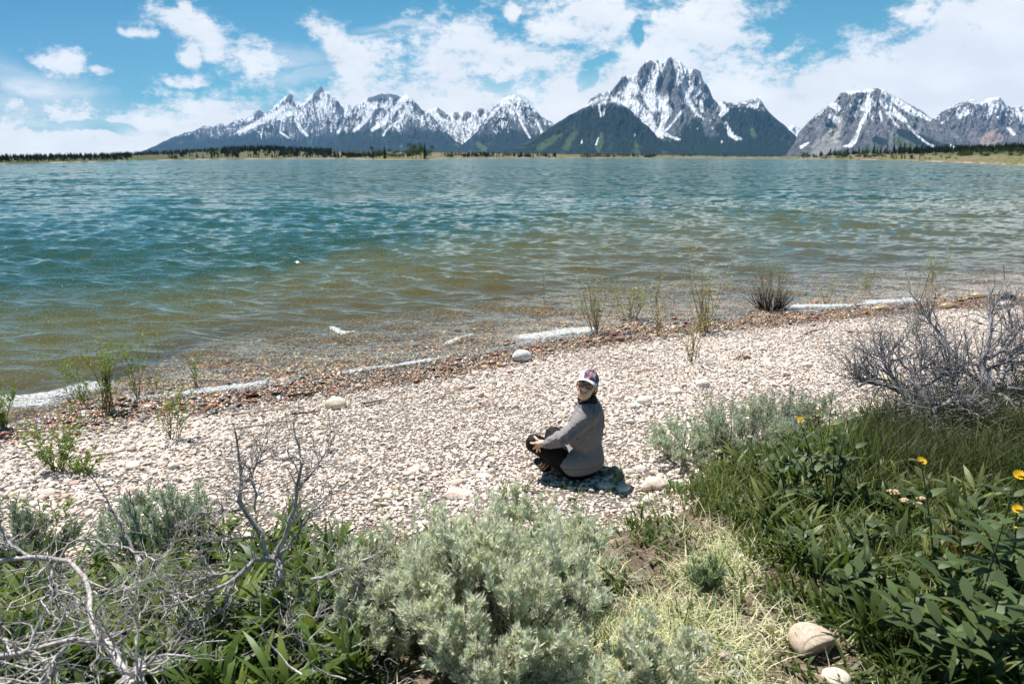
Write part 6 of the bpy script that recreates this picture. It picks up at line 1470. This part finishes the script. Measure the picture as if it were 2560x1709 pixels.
# --- yellow flowers: stem, leaves, heads
def flower_plant(px, py, tips, label, seed, leafL=.16, leafW=.034, colr=(.062, .092, .030), nleaf=9, dy=0., rstem=.0045, buds=()):
    p = on_ground(px, py); r = RS(seed); root = thing('flowering_plant', label, 'plant', p); st = []
    Pl, Dl, Sl, Ll = [], [], [], []
    for (tx, ty, td, kind) in tips:
        tp = at_y(tx, ty, p[1] + td); b0 = p + np.array([r.normal(0, .02), r.normal(0, .02), -.02]); t = np.linspace(0, 1, 8)[:, None]
        mid = (b0 + tp) / 2 + np.array([(b0 - tp)[0] * .15, 0, np.linalg.norm(tp - b0) * .06]); Pn = (1 - t) ** 2 * b0 + 2 * t * (1 - t) * mid + t * t * tp
        st.append((Pn, np.linspace(rstem, rstem * .5, 8), 0))
        for k in range(nleaf):
            i = min(7, 1 + int(k * 7 / nleaf)); a = k * 2.4 + r.uniform(-.3, .3); D = norm(np.array([math.cos(a), math.sin(a), .65])); Pl.append(Pn[i]); Dl.append(D); Sl.append(norm(np.cross(D, [0, 0, 1.]))); Ll.append(leafL * (1.15 - .07 * i) * r.uniform(.8, 1.1))
        if kind:
            hd = norm(np.array([r.normal(0, .25), -.45, .9])) ; rr_ = .0165 * kind
            if kind >= 1:
                n = 16; a = np.linspace(0, 6.283, n + 1)[:-1]; A = norm(np.cross(hd, [0, 0, 1.])); B = np.cross(hd, A); Dp = np.cos(a)[:, None] * A + np.sin(a)[:, None] * B + hd * .45; Dp = norm(Dp); Sp = norm(np.cross(Dp, hd))
                V, F = blades(np.tile(tp, (n, 1)), Dp, Sp, np.full(n, rr_ * 1.25), np.full(n, rr_ * .42), lambda t: (.5, 1., .9, .35)[int(round(t * 3))], np.zeros((n, 3)) + hd * .002, m=3)
                fl_ = part('petals', V, F, m_flower, root, C=rep(np.array([.80, .50, .02]) * r.uniform(.85, 1.15, (n, 1)), 8))
                v, f = ICO2; v = v * [1, 1, .55] * rr_ * .48 + tp + hd * .004; part('flower_disc', v, f, m_flower, root, C=np.tile([.50, .26, .02], (len(v), 1)))
            n = 10; a = r.uniform(0, 6.28, n); Dp = norm(np.stack([np.cos(a), np.sin(a), np.full(n, .9)], 1)); V, F = blades(np.tile(tp - hd * .008, (n, 1)), Dp, norm(np.cross(Dp, hd)), np.full(n, .026), np.full(n, .008), lambda t: (.6, 1., .1)[int(round(t * 2))], np.zeros((n, 3)), m=2)
            part('bud_leaves', V, F, m_green, root, C=rep(np.tile([.14, .19, .05], (n, 1)), 6))
            if kind < 1: v, f = ICO2; part('bud', v * rr_ * .7 + tp, f, m_flower, root, C=np.tile([.45, .42, .08], (len(v), 1)))
    V, F = wood_mesh(st, (6,)); part('stem', V, F, m_green, root, C=np.tile([.10, .12, .05], (len(V), 1)))
    n = len(Pl); LL = np.array(Ll); Dn = np.array(Dl); V, F = blades(np.array(Pl), Dn, np.array(Sl), LL, np.full(n, leafW) * r.uniform(.75, 1.15, n), lambda t: (.15, .75, 1., .95, .7, .4, .03)[int(round(t * 6))], np.stack([0 * LL, 0 * LL, -LL * .35], 1), m=6)
    part('foliage', V, F, m_green, root, C=rep(np.array(colr) * r.uniform(.7, 1.35, (n, 1)), 14))
flower_plant(2070, 1290, [(1999,1050,.15,1.15),(2044,1040,.2,.7),(2085,1062,.15,.7),(1938,1080,.1,.6),(2120,1050,.1,0),(2140,1120,0,0)], 'leafy plant with one open yellow flower pointing left, beside the sagebrush', 2201, .17, .036)
flower_plant(2350, 1480, [(2302,1154,.1,1.1)], 'tall leafy stalk with a single half open yellow flower below the dead sagebrush', 2202, .16, .036, nleaf=13)
flower_plant(2420, 1560, [(2548,1190,.0,1.2),(2400,1330,0,0),(2330,1400,0,0)], 'broad leaved plant with a yellow flower at the right edge, upper one', 2203, .19, .045, nleaf=11)
flower_plant(2520, 1500, [(2543,1274,.1,1.1),(2540,1320,.0,.7),(2450,1300,0,0)], 'broad leaved plant with a yellow flower at the right edge, lower one', 2204, .18, .042, nleaf=11)
flower_plant(2480, 1700, [(2500,1480,0,0),(2420,1500,0,0),(2560,1450,0,0),(2350,1560,0,0)], 'dense broad leaved plant without flowers in the bottom right corner', 2205, .20, .048, nleaf=12)
flower_plant(2230, 1500, [(2230,1400,0,0),(2180,1420,0,0),(2290,1390,0,0)], 'low broad leaved plant in the grass left of the flower stalks', 2206, .10, .024, nleaf=9)
for k_, (px, py, tp, lb) in enumerate([(2160,1400,[(2160,1290),(2120,1310)],'leafy plant in the grass between the first yellow flower and the stalks'),(2310,1690,[(2290,1560),(2340,1540)],'leafy plant right of the large tan boulder'),(2430,1420,[(2440,1270),(2400,1290)],'leafy plant in shade left of the right edge flowers'),
   (2260,1600,[(2240,1490),(2290,1470)],'leafy plant in the grass above right of the large tan boulder'),(1940,1260,[(1930,1150),(1965,1140)],'small leafy plant left of the first yellow flower'),(2545,1660,[(2530,1540),(2570,1530)],'leafy plant at the right edge near the bottom'),(2390,1740,[(2380,1610),(2430,1600)],'leafy plant at the bottom edge near the right corner'),(2130,1520,[(2120,1440),(2150,1430)],'low leafy plant in the middle of the green bank'),(1990,1400,[(1980,1330),(2010,1320)],'low leafy plant at the border of the bare soil')]):
    flower_plant(px, py, [(a_, b_, r.normal(0, .05), 0) for a_, b_ in tp], lb, 2250 + k_, .12 + .04 * (py > 1500), .028 + .010 * (py > 1500), nleaf=12)
rq = RS(2290); kq = 0; WD = []
while kq < 150:
    px, py = rq.uniform(1700, 2640), rq.uniform(1120, 1780)
    if float(zoneA(px, py)) < 30 or (px > 2120 and py < 1230 and rq.uniform() < .5): continue
    n = int(rq.uniform(9, 24)); L = rq.uniform(.09, .22); p = on_ground(px, py); a = rq.uniform(0, 6.283, n); e = rq.uniform(.25, 1.1, n)
    D = norm(np.stack([np.cos(a) * e * .7, np.sin(a) * e * .7, np.ones(n)], 1)); S = norm(np.stack([-np.sin(a), np.cos(a), rq.normal(0, .3, n)], 1)); LL = L * rq.uniform(.55, 1.1, n)
    V, F = blades(p + rq.normal(0, .02, (n, 3)) * [1, 1, 0] + np.outer(rq.uniform(0, .12, n), [0, 0, 1]), D, S, LL, L * .14 * rq.uniform(.7, 1.2, n), lambda t: (.12, .7, 1., .75, .05)[int(round(t * 4))], np.stack([np.cos(a) * LL * .3, np.sin(a) * LL * .3, -LL * rq.uniform(.05, .45, n)], 1), m=4)
    WD.append((V, F, rep(np.array((.06, .088, .024) if kq % 3 else (.13, .15, .045)) * rq.uniform(.7, 1.4, (n, 1)), 10))); kq += 1
V, F, C = cat(WD); tag(part('weeds', V, F, m_green, C=np.clip(C, .005, .8)), 'rough leafy weeds growing through the grass of the right bank', 'weeds', kind='stuff')
# yarrow like heads
def umbel(px, py, gx, gy, w, label, seed, colr=(.62, .45, .30)):
    p = on_ground(gx, gy); r = RS(seed); tp = at_y(px, py, p[1] - .02); root = thing('umbel_flower', label, 'plant', p); t = np.linspace(0, 1, 6)[:, None]
    V, F = tubes((p * (1 - t) + tp * t + np.array([.01, 0, 0]) * np.sin(t * 3))[None], np.full((1, 6), .0024), 5); part('stem', V, F, m_green, root, C=np.tile([.12, .13, .06], (len(V), 1)))
    g_ = []; v0, f0 = ico(1)
    for k in range(30): q = r.uniform(-1, 1, 2); g_.append((v0 * r.uniform(.004, .007) + tp + np.array([q[0] * w, q[1] * w * .8, -.006 * (q @ q)]), f0))
    V, F, _ = cat(g_); part('flower_head', V, F, m_flower, root, C=np.tile(colr, (len(V), 1)))
umbel(2236, 1227, 2240, 1300, .030, 'cream flat topped flower head, upper left one in the dark grass', 2301)
umbel(2262, 1247, 2265, 1320, .020, 'small cream flower head just below the upper left one', 2302)
umbel(2300, 1258, 2300, 1330, .022, 'cream flower head in the middle of the small group', 2303)
umbel(2305, 1243, 2312, 1330, .016, 'smallest cream flower head, right of the group', 2304)
umbel(2140, 1036, 2150, 1140, .024, 'pale flower head below the dead sagebrush, left side', 2305, (.50, .40, .28))
umbel(1797, 1125, 1810, 1200, .026, 'pale yellow fuzzy flower head before the sagebrush right of the person', 2306, (.52, .50, .34))
umbel(1876, 1090, 1880, 1180, .018, 'second pale yellow flower head higher up before the sagebrush', 2307, (.52, .50, .34))
# tall grass stalks standing out
def stalk(px, py, tx, ty, label, seed, colr=(.16, .22, .07)):
    p = on_ground(px, py); r = RS(seed); root = thing('grass_tuft', label, 'grass', p); n = 15; a = r.uniform(0, 6.28, n); tp = at_y(tx, ty, p[1] + .0); Hh = np.linalg.norm(tp - p)
    D = norm(norm(tp - p) + np.stack([np.cos(a) * .22, np.sin(a) * .22, 0 * a], 1)); S = norm(np.cross(D, r.normal(size=(n, 3)))); LL = Hh * r.uniform(.35, 1.0, n); LL[0] = Hh
    V, F = blades(p + r.normal(0, .012, (n, 3)) * [1, 1, 0], D, S, LL, np.full(n, .007), lambda t: (1, .95, .8, .55, .05)[int(round(t * 4))], np.stack([np.cos(a) * LL * .12, np.sin(a) * LL * .12, -LL * .05], 1), m=4)
    part('blades', V, F, m_grass, root, C=rep(np.array(colr) * r.uniform(.7, 1.3, (n, 1)), 10))
stalk(2118, 1180, 2115, 945, 'tall upright grass tuft rising past the yellow flower', 2401)
stalk(2060, 1160, 2030, 930, 'grass tuft with drooping tips left of the tall upright one', 2402)
stalk(2170, 1190, 2185, 1010, 'bright grass tuft right of the tall upright one', 2403)
stalk(2400, 1450, 2412, 1160, 'brown dry grass stalk in front of the dead sagebrush', 2404, (.25, .16, .08))
stalk(1790, 1460, 1800, 1330, 'narrow grass tuft standing on the bare soil', 2405)
stalk(1262, 1250, 1250, 1160, 'fine green stalk on the gravel left of the person', 2406)
stalk(1310, 1230, 1330, 1165, 'short thin blade on the gravel below the sandal', 2407)
# ------------------------------------------------------------------ air
hv = np.array([(x, y, z) for z in (-40., 2600.) for y in (-4200., 16800.) for x in (-45000., 45000.)])
hv[:, 0] = np.clip(hv[:, 0], -20000, 20000)
hf = np.array([(0,2,3,1),(4,5,7,6),(0,1,5,4),(2,6,7,3),(0,4,6,2),(1,3,7,5)])
m_h, N = mat('air'); pv = N.n('ShaderNodeVolumePrincipled'); pv.inputs['Color'].default_value = (.26, .58, 1, 1); pv.inputs['Density'].default_value = 2.3e-5
pv.inputs['Anisotropy'].default_value = 0.0
o_ = N.n('ShaderNodeOutputMaterial'); N.t.links.new(pv.outputs[0], o_.inputs['Volume'])
hz_ = part('haze', hv, hf, m_h, smooth=False); tag(hz_, kind='stuff', label='thin blue air between the beach and the mountains')
